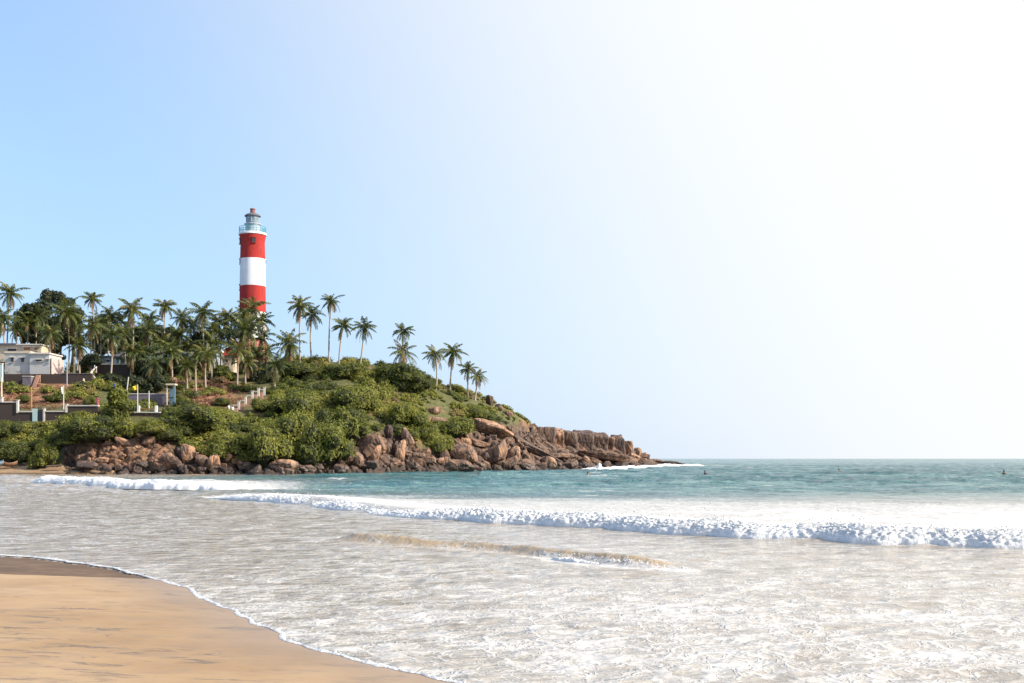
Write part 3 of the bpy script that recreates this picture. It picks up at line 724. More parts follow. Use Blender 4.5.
# ------------------------------------------------------------------ rocks
def ico(sub):
    import bmesh
    bm = bmesh.new(); bmesh.ops.create_icosphere(bm, subdivisions=sub, radius=1.0)
    v = np.array([q.co[:] for q in bm.verts]); f = np.array([[w.index for w in q.verts] for q in bm.faces]); bm.free()
    return v, f
ICO4, ICO4F = ico(5); ICO3, ICO3F = ico(4)
def rock_mesh(seed, tone, angular=0.7, lo=False):
    r = np.random.default_rng(seed)
    D, Fc = (ICO3, ICO3F) if lo else (ICO4, ICO4F)
    npl = r.integers(9, 15); N = r.normal(size=(npl, 3)); N /= np.linalg.norm(N, axis=1)[:, None]; dist = r.uniform(0.6, 1.0, npl)
    q = D @ N.T; rad = np.where(q > 0.05, dist[None]/np.maximum(q, 0.05), 9.0)
    k = 14*angular + 3
    R = (np.sum(rad**(-k), 1) + 1.25**(-k))**(-1/k)
    P = D*R[:, None]
    n = fbm(P[:, 0]*1.3+seed, P[:, 1]*1.3, P[:, 2]*1.3, 4, 0.55)
    n2 = fbm(P[:, 0]*4+seed, P[:, 1]*4, P[:, 2]*4, 3, 0.6, ridged=True)
    g1, g2, _ = worley(P[:, 0]*1.4+seed, P[:, 1]*1.4, P[:, 2]*1.1)
    R2 = R*(1 + 0.14*n + 0.02*n2 - 0.10*np.exp(-((g2-g1)/0.06)**2))
    V = D*R2[:, None]
    V /= np.abs(V).max(0)
    return add_mesh('boulder', V, Fc, M['rock'], {'tone': np.full(len(V), tone)})
ROCKS = {k: [rock_mesh(100*j+i, tn, 0.7 if i % 2 else 1.0) for i in range(5)] for j, (k, tn) in enumerate([('dark', 0.9), ('mid', 0.5), ('pale', 0.0)])}
ROCKS_LO = {k: [rock_mesh(500+100*j+i, tn, 0.8, True) for i in range(4)] for j, (k, tn) in enumerate([('dark', 0.85), ('mid', 0.35), ('pale', 0.0)])}
def block_mesh(seed, tone):
    r = np.random.default_rng(seed); D, Fc = ICO4, ICO4F
    N = np.array([[1,0,0],[-1,0,0],[0,1,0],[0,-1,0],[0,0,1],[0,0,-1]], float); N += r.normal(size=N.shape)*0.10
    E = r.normal(size=(4, 3)); N = np.concatenate([N, E]); N /= np.linalg.norm(N, axis=1)[:, None]
    dist = np.concatenate([r.uniform(.62, .72, 6), r.uniform(.85, 1.0, 4)])
    q = D @ N.T; rad = np.where(q > 0.05, dist[None]/np.maximum(q, 0.05), 9.0)
    R = np.sum(rad**(-16.0), 1)**(-1/16); P = D*R[:, None]
    g1, g2, gi = worley(P[:, 0]*2.3+seed, P[:, 1]*2.3, P[:, 2]*1.1)
    R2 = R*(1 + 0.10*fbm(P[:, 0]*2+seed, P[:, 1]*2, P[:, 2]*2, 4) + 0.06*(gi-.5) - 0.06*np.exp(-((g2-g1)/0.06)**2))
    V = D*R2[:, None]; V /= np.abs(V).max(0)
    return add_mesh('boulder', V, Fc, M['rock'], {'tone': np.full(len(V), tone)})
BLOCKS = {k: [block_mesh(900+20*j+i, tn) for i in range(4)] for j, (k, tn) in enumerate([('dark', 0.95), ('mid', 0.4), ('pale', 0.0)])}
rr = random.Random(5)
def put_rock(px, py, w, h, kind, label, group=None, tilt=0.0, Y=None, depth=1.0, lo=False, name='boulder'):
    """centre px,py and apparent width/height in photo pixels; stands on the terrain there"""
    if Y is None:
        p = hit(px, py + h*0.30)
        if p is None: p = hit(px, py + h*0.5) or W(px, py, 250)
        Yc = p.y + 0.1*w*p.y/F
    else: Yc = Y
    sc = Yc/F; c = W(px, py, Yc)
    blk = Y is not None and 'joint' in label or 'column' in label
    me = rr.choice(BLOCKS[kind] if blk else (ROCKS_LO[kind]+BLOCKS[kind]) if lo else ROCKS[kind])
    if blk: w *= 1.28; h *= 1.12; depth = 1.5
    o = link(name, me, None, c, label, 'rock', group)
    o.rotation_mode = 'XYZ'
    o.rotation_euler = (rr.uniform(-.15, .15), math.radians(tilt), 0)
    # random quarter-turns would swap the axes, so mirror instead for variety
    o.scale = (w/2*sc*1.12*rr.choice((-1, 1)), (w+h)/4*sc*depth*rr.choice((-1, 1)), h/2*sc*1.12)
    return o
BIG = [
 (373,446,30,28,'mid','big rounded brown boulder arching over a dark hollow beside the scrub',0),
 (376,455,9,20,'pale','narrow tan upright slab leaning in front of the arching boulder',12),
 (358,461,11,17,'mid','brown slab at the left foot of the arching boulder, below the round green shrub',-8),
 (401,452,10,24,'pale','upright orange slab between two dark clefts, right of the arching boulder',6),
 (408,439,10,22,'mid','tall leaning slab with a pale right face, top of the cleft rocks',-22),
 (389,433,10,15,'dark','dark block wedged at the top of the cleft above the arching boulder',0),
 (425,455,11,13,'pale','small rounded pale boulder alone under the green scrub, right of the cleft rocks',0),
 (441,452,18,14,'dark','dark blocky boulder just right of the small rounded pale one',5),
 (463,455,30,20,'mid','big dark streaked boulder above the low brown shelf, left of the large corner boulder',8),
 (476,443,26,9,'mid','long flat slab lying on top of the streaked boulder',3),
 (466,442,11,10,'pale','rounded pale boulder at the left end of the long flat slab',0),
 (498,453,27,25,'mid','largest corner boulder in the middle of the point, grey brown with square faces',0),
 (513,455,16,17,'pale','orange square block against the right side of the largest corner boulder',-10),
 (456,466,44,15,'mid','low wide brown shelf of rock at the waterline under the streaked boulder',0),
 (484,467,13,10,'pale','low cone shaped orange rock at the waterline below the largest corner boulder',0),
 (434,411,19,10,'mid','dark brown boulder with a pale top set alone in the green hillside',10),
 (437,421,26,7,'pale','flat bare pale slab on the green hillside below the lone dark boulder',6),
 (490,428,44,15,'pale','broad smooth pale slab capping the rocks at the edge of the hillside scrub',8),
 (490,401,8,13,'dark','dark purple brown rock standing on the skyline right of the last palms',0),
 (499,408,8,8,'mid','small brown rock on the skyline just below the standing purple brown one',0),
 (508,414,9,7,'mid','small flat rock on the skyline where the green scrub ends',10),
 (531,448,66,11,'dark','long dark slab sloping down to the right below the skyline',27),
 (524,466,22,13,'mid','orange brown boulder at the waterline under the long sloping slab',0),
 (548,464,16,14,'pale','pale orange pointed boulder at the waterline, right of the sloping slab',15),
 (570,465,24,10,'mid','rounded brown boulder at the waterline left of the low flat one',0),
 (590,467,26,8,'mid','low flat brown rock at the waterline beside a white splash',0),
 (545,441,15,22,'dark','dark jointed block at the left end of the cliff top',0),
 (556,441,12,20,'pale','tan jointed block, second from the left in the cliff top',0),
 (568,441,14,19,'dark','dark jointed block, third from the left in the cliff top',0),
 (583,442,18,19,'dark','widest dark jointed block in the middle of the cliff top',0),
 (598,443,15,17,'dark','dark jointed block just left of the tan column on the cliff top',0),
 (608,446,9,17,'pale','narrow tan column standing in the cliff top',0),
 (617,446,11,17,'dark','dark jointed block just right of the narrow tan column',0),
 (627,449,11,15,'mid','brown jointed block near the seaward end of the cliff top',0),
 (637,454,10,12,'pale','pale block stepping down at the seaward end of the cliff',10),
 (646,457,9,8,'dark','small dark block where the cliff ends above the surf',0),
 (657,461,12,5,'mid','low rock in the surf just past the end of the cliff',5),
 (668,463.2,20,4.6,'dark','low dark rock awash near the tip of the point',0),
 (681,464.2,13,3.0,'dark','outermost low dark rock of the point, awash in the surf',0),
 (560,456,40,7,'mid','wide brown ledge under the dark cliff blocks',5),
 (601,458,40,6,'mid','reddish brown ledge sloping to the surf under the tan column',6),
 (628,461,28,7,'mid','low ledge above the surf at the seaward end of the point',8),
 (512,462,18,12,'mid','brown boulder in the gap right of the orange square block',0),
 (188,453,14,19,'pale','large pale tan slab standing in the heap of rocks below the scrub',10),
 (178,464,10,9,'mid','brown boulder at the left foot of the large pale tan slab',0),
 (201,460,12,15,'mid','brown upright boulder right of the large pale tan slab',-5),
 (213,463,12,17,'pale','pale upright boulder second to the right of the large tan slab',14),
 (224,456,17,15,'pale','pale boulder lying aslant at the top right of the rock heap',35),
 (241,465,16,15,'mid','rounded brown boulder at the right end of the rock heap',0),
 (257,470,12,9,'mid','small rounded boulder at the waterline under the round green shrub',0),
 (286,467,30,14,'pale','wide smooth pale boulder at the waterline under the big green shrubs',4),
 (306,469,24,10,'mid','low brown boulder at the waterline right of the wide smooth pale one',-4),
 (322,462,15,9,'pale','small pale boulder resting above the low brown one under the dark shrubs',0),
 (339,469,18,10,'mid','brown boulder at the waterline left of the arching boulder',0),
 (168,458,14,10,'mid','rounded reddish boulder at the foot of the red earth bank',0),
 (150,441,14,8,'pale','orange outcrop at the top of the red earth bank',-10),
 (124,442,18,8,'pale','broad orange outcrop on the left half of the red earth bank',12),
 (86,465,24,8,'dark','long dark undercut rock at the left end of the red earth bank',4),
 (143,465,16,8,'dark','dark boulder under the overhang of the red earth bank',0),
 (122,474.5,11,6,'mid','lone reddish rock in the shallows beside the white breaker',0),
]
for b in BIG:
    Yo = None
    px, py, w, h = b[:4]
    if 540 <= px <= 650 and b[1] < 458.5 and h > 7.5 and 'ledge' not in b[5]:
        Yo = float(np.interp(px, pxs, KYs[:, 7]))-2.0
    put_rock(px, py, w, h, b[4], b[5], None, b[6], Yo, name='boulder')
def scatter(n, x0, x1, yt, yb, smin, smax, label, group, kinds=('mid', 'dark', 'pale'), seed=0):
    r = random.Random(seed)
    for i in range(n):
        px = r.uniform(x0, x1); a = yt(px) if callable(yt) else yt; b = yb(px) if callable(yb) else yb
        py = a + (b-a)*r.random()
        w = smin + (smax-smin)*r.random()**1.8
        put_rock(px, py, w*r.uniform(.9, 1.3), w*r.uniform(.55, .95), r.choice(kinds), label, group, r.uniform(-25, 25), lo=True)
wl = lambda px: float(np.interp(px, [60, 190, 300, 400, 500, 560, 600, 650], [475, 475, 474.6, 473.3, 471.6, 470.5, 469.6, 467.3]))
scatter(26, 172, 255, 450, 471, 3.5, 9, 'small brown boulder in the tumbled heap below the left scrub', 'boulders of the tumbled heap', seed=1)
scatter(22, 255, 350, 466, 473, 3.5, 10, 'small brown boulder on the waterline below the big green shrubs', 'boulders on the waterline under the shrubs', seed=2)
scatter(22, 345, 450, 452, 471, 4, 11, 'small brown boulder at the foot of the arching and cleft rocks', 'boulders at the foot of the cleft rocks', seed=3)
scatter(20, 445, 560, 456, lambda p: wl(p)-1, 4, 12, 'small brown boulder around the foot of the largest corner boulder', 'boulders under the middle of the point', seed=4)
scatter(26, 540, 645, lambda p: wl(p)-12, lambda p: wl(p)-1.0, 3, 11, 'small brown rock on the seaward ledges under the cliff', 'rocks on the seaward ledges', ('mid', 'pale', 'mid'), seed=5)
scatter(40, 78, 172, lambda p: 441 if p > 105 else 449, 466, 2.5, 8, 'small reddish rock sticking out of the red earth bank', 'rocks in the red earth bank', ('mid', 'pale'), seed=6)
scatter(22, 100, 185, 466, 473, 3, 9, 'small dark boulder on the wet strand below the red earth bank', 'boulders below the red earth bank', ('dark', 'mid'), seed=7)
scatter(9, 18, 66, 464, 469, 3, 6, 'small grey stone on the sand at the foot of the left shrubs', 'stones on the far beach', ('dark', 'pale'), seed=8)
scatter(12, 372, 432, 430, 452, 4, 10, 'small brown rock among the scrub above the cleft rocks', 'rocks in the scrub above the cleft', ('mid', 'dark'), seed=9)
scatter(12, 470, 545, 422, 446, 3, 9, 'small brown rock near the top edge of the bare slabs', 'rocks at the edge of the bare slabs', ('mid', 'dark', 'pale'), seed=10)

# ------------------------------------------------------------------ vegetation
def leaf_arrays(lobes, dens, ls, r, tones, up=0.25, low=-0.45):
    """leaf-sized faces spread over and through the lobes (cx,cy,cz,rx,ry,rz)"""
    Vs, Ts = [], []
    for (c, tn) in zip(lobes, tones):
        cx, cy, cz, rx, ry_, rz = c
        area = 4*math.pi*((rx*ry_ + rx*rz + ry_*rz)/3)
        n = int(area*dens)
        if n < 6: n = 6
        D = r.normal(size=(n, 3)); D /= np.linalg.norm(D, axis=1)[:, None]
        D = D[D[:, 2] > low]; n = len(D)
        nz = fbm(D[:, 0]*2.2+cx, D[:, 1]*2.2+cy, D[:, 2]*2.2+cz, 3, 0.6)
        rad = 0.92 + 0.75*nz + r.uniform(-0.18, 0.10, n)
        P = D*rad[:, None]*np.array([rx, ry_, rz]) + np.array([cx, cy, cz])
        N = D + r.normal(size=(n, 3))*0.45; N[:, 2] += up; N /= np.linalg.norm(N, axis=1)[:, None]
        A = np.cross(N, r.normal(size=(n, 3))); A /= np.linalg.norm(A, axis=1)[:, None]; B = np.cross(N, A)
        s = ls*r.uniform(0.6, 1.4, n)[:, None]
        q = np.stack([P-A*s, P-B*s*0.55+N*s*0.15, P+A*s, P+B*s*0.55+N*s*0.15], 1)
        Vs.append(q.reshape(-1, 3)); Ts.append(np.repeat(tn + r.normal(0, 0.09, n) + 0.25*nz, 4))
    V = np.concatenate(Vs); T = np.concatenate(Ts)
    return V, np.arange(len(V)).reshape(-1, 4), T
IC2, IC2F = ico(3)
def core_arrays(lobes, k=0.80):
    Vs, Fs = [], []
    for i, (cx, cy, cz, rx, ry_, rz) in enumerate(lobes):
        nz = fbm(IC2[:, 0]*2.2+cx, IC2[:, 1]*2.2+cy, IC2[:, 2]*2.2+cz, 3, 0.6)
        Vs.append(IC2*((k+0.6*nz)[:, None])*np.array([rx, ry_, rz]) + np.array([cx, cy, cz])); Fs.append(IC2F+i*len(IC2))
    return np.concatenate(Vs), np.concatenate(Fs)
def shrub_proto(seed, mat, nl=8, tone=0.45, tall=0.75, leaf=0.036, dens=430):
    """unit shrub: about 1 wide radius, height tall*... ; sits on z=0"""
    r = np.random.default_rng(seed); lobes = [(0, 0, tall*0.45, 0.68, 0.62, tall*0.55)]
    for i in range(nl):
        a = r.uniform(0, 2*math.pi); d = r.uniform(0.3, 0.72); s = r.uniform(0.26, 0.46)
        lobes.append((d*math.cos(a), d*math.sin(a), tall*r.uniform(0.25, 0.85)*(1.15-d*0.5), s, s, s*r.uniform(.75, 1.0)))
    tones = tone + r.normal(0, 0.10, len(lobes))
    V, Fq, T = leaf_arrays(lobes, dens, leaf, r, tones)
    cv, cf = core_arrays(lobes, 0.64)
    return (add_mesh('foliage', V, Fq, mat, {'tone': T}, smooth=False), add_mesh('inner_dark_core', cv, cf, M['core'], smooth=True))  # second mesh is the solid dark filler hull, not branches
SHR = [shrub_proto(40+i, M['leaf'], nl, tn, tl) for i, (nl, tn, tl) in enumerate([(8, .42, .85), (10, .30, 1.0), (7, .55, .8), (9, .2, 1.1), (8, .48, .9)])]
def put_shrub(px, py_base, w, h, pi, label, dY=0.0, group=None, Y=None, name='shrub'):
    p = hit(px, py_base) if Y is None else at_px(px, Y)
    if p is None: p = at_px(px, 240)
    sc = p.y/F; f, c = SHR[pi]
    o = thing(name, label, 'shrub', (p.x, p.y+dY, p.z-0.25*sc*h*0.2), rr.uniform(0, 6.28), group)
    rad = w/2*sc; o.scale = (rad/0.98, rad/0.98, h*sc/1.02/([.85, 1.0, .8, 1.1, .9][pi]*1.12))
    link('foliage', f, o); link('inner_dark_core', c, o)
    return o
SHRUBS = [
 (12,462,44,24,1,'dark broad shrub at the left picture edge above the far beach'),
 (8,440,34,22,3,'dark green shrub behind the left edge shrub, below the gate wall'),
 (44,468,30,26,2,'yellow green bushy shrub standing on the far beach near the small boats'),
 (34,453,40,15,0,'mid green shrub just below the pale green gate'),
 (92,443,66,30,1,'wide dark green shrub with a yellow green top below the white flag'),
 (78,438,44,26,2,'yellow green shrub rising above the wide dark one'),
 (122,440,42,26,0,'mid green shrub under the small broadleaf tree'),
 (155,436,38,18,4,'low mid green shrub at the top of the red earth bank'),
 (196,434,80,32,1,'big rounded dark green shrub left of the stepped wall'),
 (170,442,40,20,3,'dark shrub above the large pale tan slab'),
 (231,456,52,26,2,'bright yellow green shrub above the right end of the rock heap'),
 (222,428,44,22,4,'olive shrub at the foot of the stepped wall'),
 (265,466,52,46,4,'tall olive shrub above the small rounded waterline boulder'),
 (290,445,60,40,0,'rounded olive shrub below the lone tall front palm'),
 (325,466,60,50,1,'largest dark rounded shrub hanging over the waterline boulders'),
 (343,440,56,40,3,'dark green shrub directly above the arching boulder'),
 (300,416,56,28,4,'mid green shrub halfway up the hill below the low dark palm'),
 (352,412,60,28,2,'bright green shrub halfway up the hill under the ridge palms'),
 (395,385,60,26,3,'dense dark green bush on the ridge under the short ridge palm'),
 (412,392,44,24,1,'dark green bush on the skyline just right of the short ridge palm'),
 (300,378,46,20,3,'dark green bush on the ridge at the foot of the twin palms'),
 (342,378,50,18,0,'mid green bush on the ridge between the leaning palms'),
 (405,425,52,22,2,'bright green shrub in the open scrub above the cleft rocks'),
 (455,437,44,22,4,'olive shrub just left of the broad smooth pale slab'),
 (440,452,34,20,2,'bright green shrub squeezed between the cleft rocks and the streaked boulder'),
 (478,420,36,14,0,'low green shrub above the broad smooth pale slab'),
 (425,440,30,18,4,'small olive shrub above the rounded pale boulder'),
]
SHRUBS += [
 (8,432,30,14,3,'low dark shrub against the terrace wall at the left picture edge'),
 (78,420,26,11,0,'low mid green shrub against the terrace wall right of the square posts'),
 (24,402,16,8,1,'small dark bush growing on the red bank behind the leftmost posts'),
 (52,402,18,9,3,'small dark bush behind the terrace wall beside the white flag'),
 (90,404,18,10,0,'small green bush behind the right end of the terrace wall'),
 (146,406,16,8,1,'small dark bush on the terrace between the two short white posts'),
 (180,404,22,10,4,'small olive bush on the dry bank right of the kiosk'),
 (222,406,22,10,3,'small dark bush on the dry bank left of the stepped wall'),
 (262,412,30,16,0,'green bush just below the upper end of the stepped wall'),
]
for s in SHRUBS: put_shrub(*s)

# general scrub of the hillside: one mass nobody could count
def hillside(seed=77):
    r = np.random.default_rng(seed); lobes = []; tones = []
    tries = 0
    while len(lobes) < 1450 and tries < 16000:
        tries += 1
        px = r.uniform(-60, 548); k = r.uniform(1.2, 8.35)
        j = int(np.clip(np.searchsorted(pxs, px), 0, len(pxs)-1))
        Yc = np.interp(k, np.arange(kY.shape[1]), kY[j]); x = (px-CX)/F*Yc; z = ground(x, Yc)
        py = HZ-(z-CAMZ)/Yc*F
        sh = float(np.interp(px, pxs, shore_h[0]))
        if px > 62 and py > np.interp(px, BX, BY) - 1 + 4*perlin(x*0.15, Yc*0.15): continue
        if px < 172 and Yc < 207 and HZ-(z+1.1-CAMZ)/Yc*F < 419: continue
        if px < 95 and py > 403 and Yc > 206: continue
        if 224 < px < 272 and py < 411 and Yc < 236: continue
        if px < 92 and 374 < py < 424: 
            if r.random() < 0.55: continue
        if 165 < px < 262 and 380 < py < 414 and r.random() < 0.75: continue
        if 92 < px <= 168 and 392 < py < 422 and r.random() < 0.6: continue
        if px < 66 and py > 455: continue
        if px > 425 and px < 450 and 403 < py < 426: continue
        s = (0.6+1.35*r.random()**1.6)*(0.6 if px > 480 else 0.8 if px > 420 else 1.0)
        patch = float(fbm(x*0.06, Yc*0.06, 3.0, 3))
        lobes.append((x, Yc, z+s*0.12, s, s, s*r.uniform(0.55, 0.85))); tones.append(0.44+1.5*patch+r.normal(0, 0.15))
    V, Fq, T = leaf_arrays(lobes, 22, 0.185, r, tones, low=-0.2)
    o = link('hillside_scrub', add_mesh('hillside_scrub', V, Fq, M['leaf'], {'tone': T}, smooth=False), None, None,
         'low green and olive scrub covering the rocky hillside', 'scrub', kind='stuff')
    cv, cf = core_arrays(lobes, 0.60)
    link('scrub_dark_core', add_mesh('scrub_dark_core', cv, cf, M['core']), o)  # solid dark filler hull under the scrub leaves
hillside()
def dry_scrub():
    r = np.random.default_rng(5); lobes, tones = [], []
    for i in range(330):
        if i < 130: px, k = r.uniform(-40, 88), r.uniform(6.0, 7.0)
        else: px, k = r.uniform(172, 240), r.uniform(5.2, 7.1)
        j = int(np.clip(np.searchsorted(pxs, px), 0, len(pxs)-1)); Yc = np.interp(k, np.arange(kY.shape[1]), kY[j])
        if px > 224 and Yc < 219: continue
        x = (px-CX)/F*Yc; q = r.uniform(0.35, 0.9)
        lobes.append((x, Yc, ground(x, Yc)+.1*q, q, q, q*r.uniform(.4, .8))); tones.append(r.uniform(0.0, 1.0))
    V, Fq, T = leaf_arrays(lobes, 14, 0.17, r, tones, low=-0.1)
    link('dry_scrub', add_mesh('dry_scrub', V, Fq, M['dryleaf'], {'tone': T}, smooth=False), None, None,
         'reddish brown dry weeds covering the earth banks behind the terrace wall', 'dry weeds', kind='stuff')
dry_scrub()

# broadleaf trees ----------------------------------------------------
def broadleaf(px, Y, top_py, w_px, label, seed, mat, tone=0.4, nl=14, base_py=None, droop=0.0, dens=22, ls=0.27, name='broadleaf_tree', trunk_frac=0.35):
    r = np.random.default_rng(seed); p = at_px(px, Y) if base_py is None else hit(px, base_py)
    sc = p.y/F; H = W(px, top_py, p.y).z - p.z; R = w_px/2*sc
    o = thing(name, label, 'tree', (p.x, p.y, p.z))
    lobes = []; tb = H*trunk_frac; b = MB()
    b.tube([(0, 0, -0.5), (0.1*R, 0, tb*0.6), (0.05*R, 0.1, tb*1.4), (0, 0, H*0.75)], [0.045*H*.6+.12, 0.03*H*.6+.1, .14, .05], 8)
    for i in range(nl):
        a = r.uniform(0, 6.28); hz = r.uniform(0, 1)**0.8; d = R*math.sqrt(r.random())*0.72*(1.05-0.6*hz); s = R*r.uniform(0.26, 0.46)
        z = tb + (H-tb-s*0.7)*hz + (0 if droop == 0 else -droop*d/R)
        lobes.append((d*math.cos(a), d*math.sin(a), z, s, s, s*r.uniform(.7, 1.0)))
        b.tube([(0.05*R, 0, tb*r.uniform(.7, 1.2)), (d*.5*math.cos(a), d*.5*math.sin(a), (tb+z)/2+.2), (d*math.cos(a), d*math.sin(a), z)], [.12, .08, .03], 5)
    V, Fq, T = leaf_arrays(lobes, dens, ls, r, tone+r.normal(0, .1, nl), low=-0.9)
    b.build('trunk', M['bark'], o, smooth=True)
    link('crown', add_mesh('crown', V, Fq, mat, {'tone': T}, smooth=False), o)
    return o
broadleaf(52, 262, 287, 42, 'tallest dark broadleaf tree behind the white house', 301, M['darkleaf'], 0.35, 20)
broadleaf(33, 258, 295, 36, 'dark broadleaf tree rising over the left half of the white house', 302, M['darkleaf'], 0.25, 18)
broadleaf(72, 266, 292, 32, 'brownish green broadleaf tree right of the tallest dark one', 303, M['darkleaf'], 0.6, 14)
broadleaf(22, 270, 308, 26, 'dark tree between the left edge palms and the white house', 304, M['darkleaf'], 0.3, 12)
broadleaf(60, 250, 325, 30, 'lower shady tree against the right end of the white house', 305, M['darkleaf'], 0.4, 12)
broadleaf(100, 268, 316, 36, 'shady tree behind the pale blue hut', 306, M['darkleaf'], 0.3, 12)
broadleaf(132, 262, 324, 42, 'dark shady tree behind the palm grove above the flags', 307, M['darkleaf'], 0.3, 16)
broadleaf(165, 268, 326, 44, 'dark shady tree in the middle of the palm grove', 308, M['darkleaf'], 0.3, 16)
broadleaf(200, 262, 330, 42, 'dark shady tree left of the red tiled hut', 309, M['darkleaf'], 0.4, 14)
broadleaf(240, 262, 352, 34, 'low dark tree at the foot of the lighthouse', 310, M['darkleaf'], 0.35, 12)
broadleaf(120, 204, 389, 34, 'small light green broadleaf tree in front of the terrace wall', 311, M['leaf'], 0.45, 14, dens=22, trunk_frac=0.15)
broadleaf(90, 238, 352, 26, 'small dark tree behind the curved white railings', 312, M['darkleaf'], 0.4, 10)
broadleaf(150, 240, 358, 40, 'dark tree above the lilac wall', 313, M['darkleaf'], 0.35, 14)
broadleaf(180, 246, 352, 36, 'dark tree above the pale blue kiosk', 314, M['darkleaf'], 0.45, 12)
broadleaf(262, 248, 372, 30, 'dark shady tree at the top of the stepped wall', 315, M['darkleaf'], 0.3, 12, trunk_frac=.2)
broadleaf(112, 230, 372, 26, 'low dark bush like tree added for the shade under the palms beside the curved railings', 317, M['darkleaf'], 0.3, 10, trunk_frac=.1)  # this tree and the next two are added to darken the palm shade
broadleaf(133, 228, 376, 30, 'low dark spreading tree added for the shade under the palms behind the yellow flag', 318, M['darkleaf'], 0.35, 12, trunk_frac=.1)
broadleaf(156, 226, 374, 26, 'low dark spreading tree added for the shade under the palms just left of the kiosk', 319, M['darkleaf'], 0.3, 12, trunk_frac=.1)
broadleaf(84, 224, 382, 18, 'small dark tree on the terrace left of the curved railings', 320, M['darkleaf'], 0.4, 8, trunk_frac=.15)
broadleaf(222, 246, 366, 30, 'dark bushy tree below the red tiled hut', 316, M['leaf'], 0.25, 10, trunk_frac=.2)

# coconut palms -------------------------------------------------------
def crown_proto(seed, nf=24, L=4.6, brown=0.12, lowest=-55):
    r = np.random.default_rng(seed); Vs, Fs, Ts = [], [], []; nv = 0
    for i in range(nf):
        az = i*2.39996 + r.uniform(-.45, .45); f = i/(nf-1)
        el = math.radians(82 - (82-lowest)*f**0.85 + r.uniform(-13, 13)); Lf = L*r.uniform(.72, 1.12)*(0.8 if i < 3 else 1)
        bend = math.radians(r.uniform(55, 85))*(0.75 + 0.3*(1-abs(f-0.4)))
        n = 22; P = [np.zeros(3)]; ang = el; ds = Lf/(n-1); dirs = []
        h = np.array([math.cos(az), math.sin(az), 0]); side = np.array([-math.sin(az), math.cos(az), 0])
        for k in range(n):
            a = max(el - bend*(k/(n-1))**1.3, math.radians(-88)); d = h*math.cos(a) + np.array([0, 0, math.sin(a)]); dirs.append(d)
            if k < n-1: P.append(P[-1] + d*ds)
        tone = 0.40 + r.normal(0, 0.12) + 0.14*(f < .2); wob = r.normal(0, 0.10)
        if f > 0.8 and r.random() < brown*4: tone = 0.98
        for k in range(2, n):
            t_ = k/(n-1); ll = 1.0*(math.sin(math.pi*min(1, t_*0.86+0.12))**0.7)*L/4.6
            d = dirs[k]; nrm = np.cross(side, d)
            for sgn in (-1, 1):
                dr = sgn*side*(0.72+sgn*wob) + d*(0.62+r.normal(0,.12)) + r.normal(0, 0.10, 3) - np.array([0, 0, 1])*(0.35+0.55*r.random()) ; dr /= np.linalg.norm(dr)
                b0 = P[k] - d*0.075; b1 = P[k] + d*0.075
                m = P[k] + dr*ll*0.55 + d*0.06; tip = P[k] + dr*ll - np.array([0, 0, 0.18*ll])
                Vs += [b0, m - d*0.085, tip, m + d*0.085, b1]; Ts += [tone+r.normal(0, .03)]*5
                Fs.append([nv, nv+1, nv+2, nv+3, nv+4]); nv += 5
        # rachis as a flat tapering strip with depth
        for k in range(0, n-1, 3):
            k2 = min(k+3, n-1); w = 0.07*(1-k/n)+0.015
            up = np.array([0, 0, w*0.9])
            Vs += [P[k]-side*w, P[k]+side*w, P[k2]+side*w*.8, P[k2]-side*w*.8, P[k]-up, P[k2]-up*.8]; Ts += [min(tone+0.22, .8)]*6
            Fs += [[nv, nv+1, nv+2, nv+3, nv+3], [nv, nv+4, nv+5, nv+3, nv+3], [nv+1, nv+2, nv+5, nv+4, nv+4]]; nv += 6
    F5 = np.array([f for f in Fs if f[3] != f[4]]); F4 = np.array([f[:4] for f in Fs if f[3] == f[4]])
    return add_mesh('crown', np.array(Vs), [F5, F4], M['frond'], {'tone': np.array(Ts)}, smooth=False)
CR = [crown_proto(200+i, nf, L, br, lo) for i, (nf, L, br, lo) in enumerate([(26, 4.4, .12, -50), (25, 4.9, .2, -64), (30, 4.6, .25, -74), (22, 4.1, .08, -40), (32, 4.8, .35, -78), (24, 4.6, .15, -60)])]
def nuts(seed):
    r = np.random.default_rng(seed); Vs, Fs = [], []
    for i in range(14):
        a = r.uniform(0, 6.28); c = np.array([math.cos(a)*.32, math.sin(a)*.32, -0.25-r.uniform(0, .4)])
        Vs.append(IC1*np.array([.13, .13, .17])+c); Fs.append(IC1F+i*len(IC1))
    return add_mesh('coconut_cluster', np.concatenate(Vs), np.concatenate(Fs), M['nut'])
IC1, IC1F = ico(2)
NUT = [nuts(1), nuts(2)]
def palm(px, py, Y, size, kind, label, lean=0.0, bpx=None):
    """crown centre px,py at distance Y; bpx = trunk foot px"""
    top = W(px, py, Y); fx = px if bpx is None else bpx
    base = at_px(fx, Y); base.z -= 0.3
    o = thing('coconut_palm', label, 'palm tree', base)
    T = top-base; n = 12; pts = []; rad = []
    cb = rr.uniform(-.5, .5)*T.z*0.06
    for i in range(n+1):
        f = i/n; c = math.sin(math.pi*f)*cb
        pts.append((T.x*f**1.6 + c, T.y*f + c*.5, T.z*f)); rad.append((0.20 - 0.075*f + 0.10*max(0, 1-f*9))*(1+0.05*(i % 2)))
    b = MB(); b.tube(pts, rad, 8); b.build('trunk', M['palmbark'], o, smooth=True)
    s = size*Y/F/3.6
    c = link('crown', CR[kind], o, T); c.rotation_euler = (rr.uniform(-.1, .1), rr.uniform(-.1, .1), rr.uniform(0, 6.28)); c.scale = (s, s, s)
    if kind in (0, 2, 4): 
        q = link('coconut_cluster', NUT[rr.randint(0, 1)], o, T); q.scale = (s*1.1,)*3
    return o
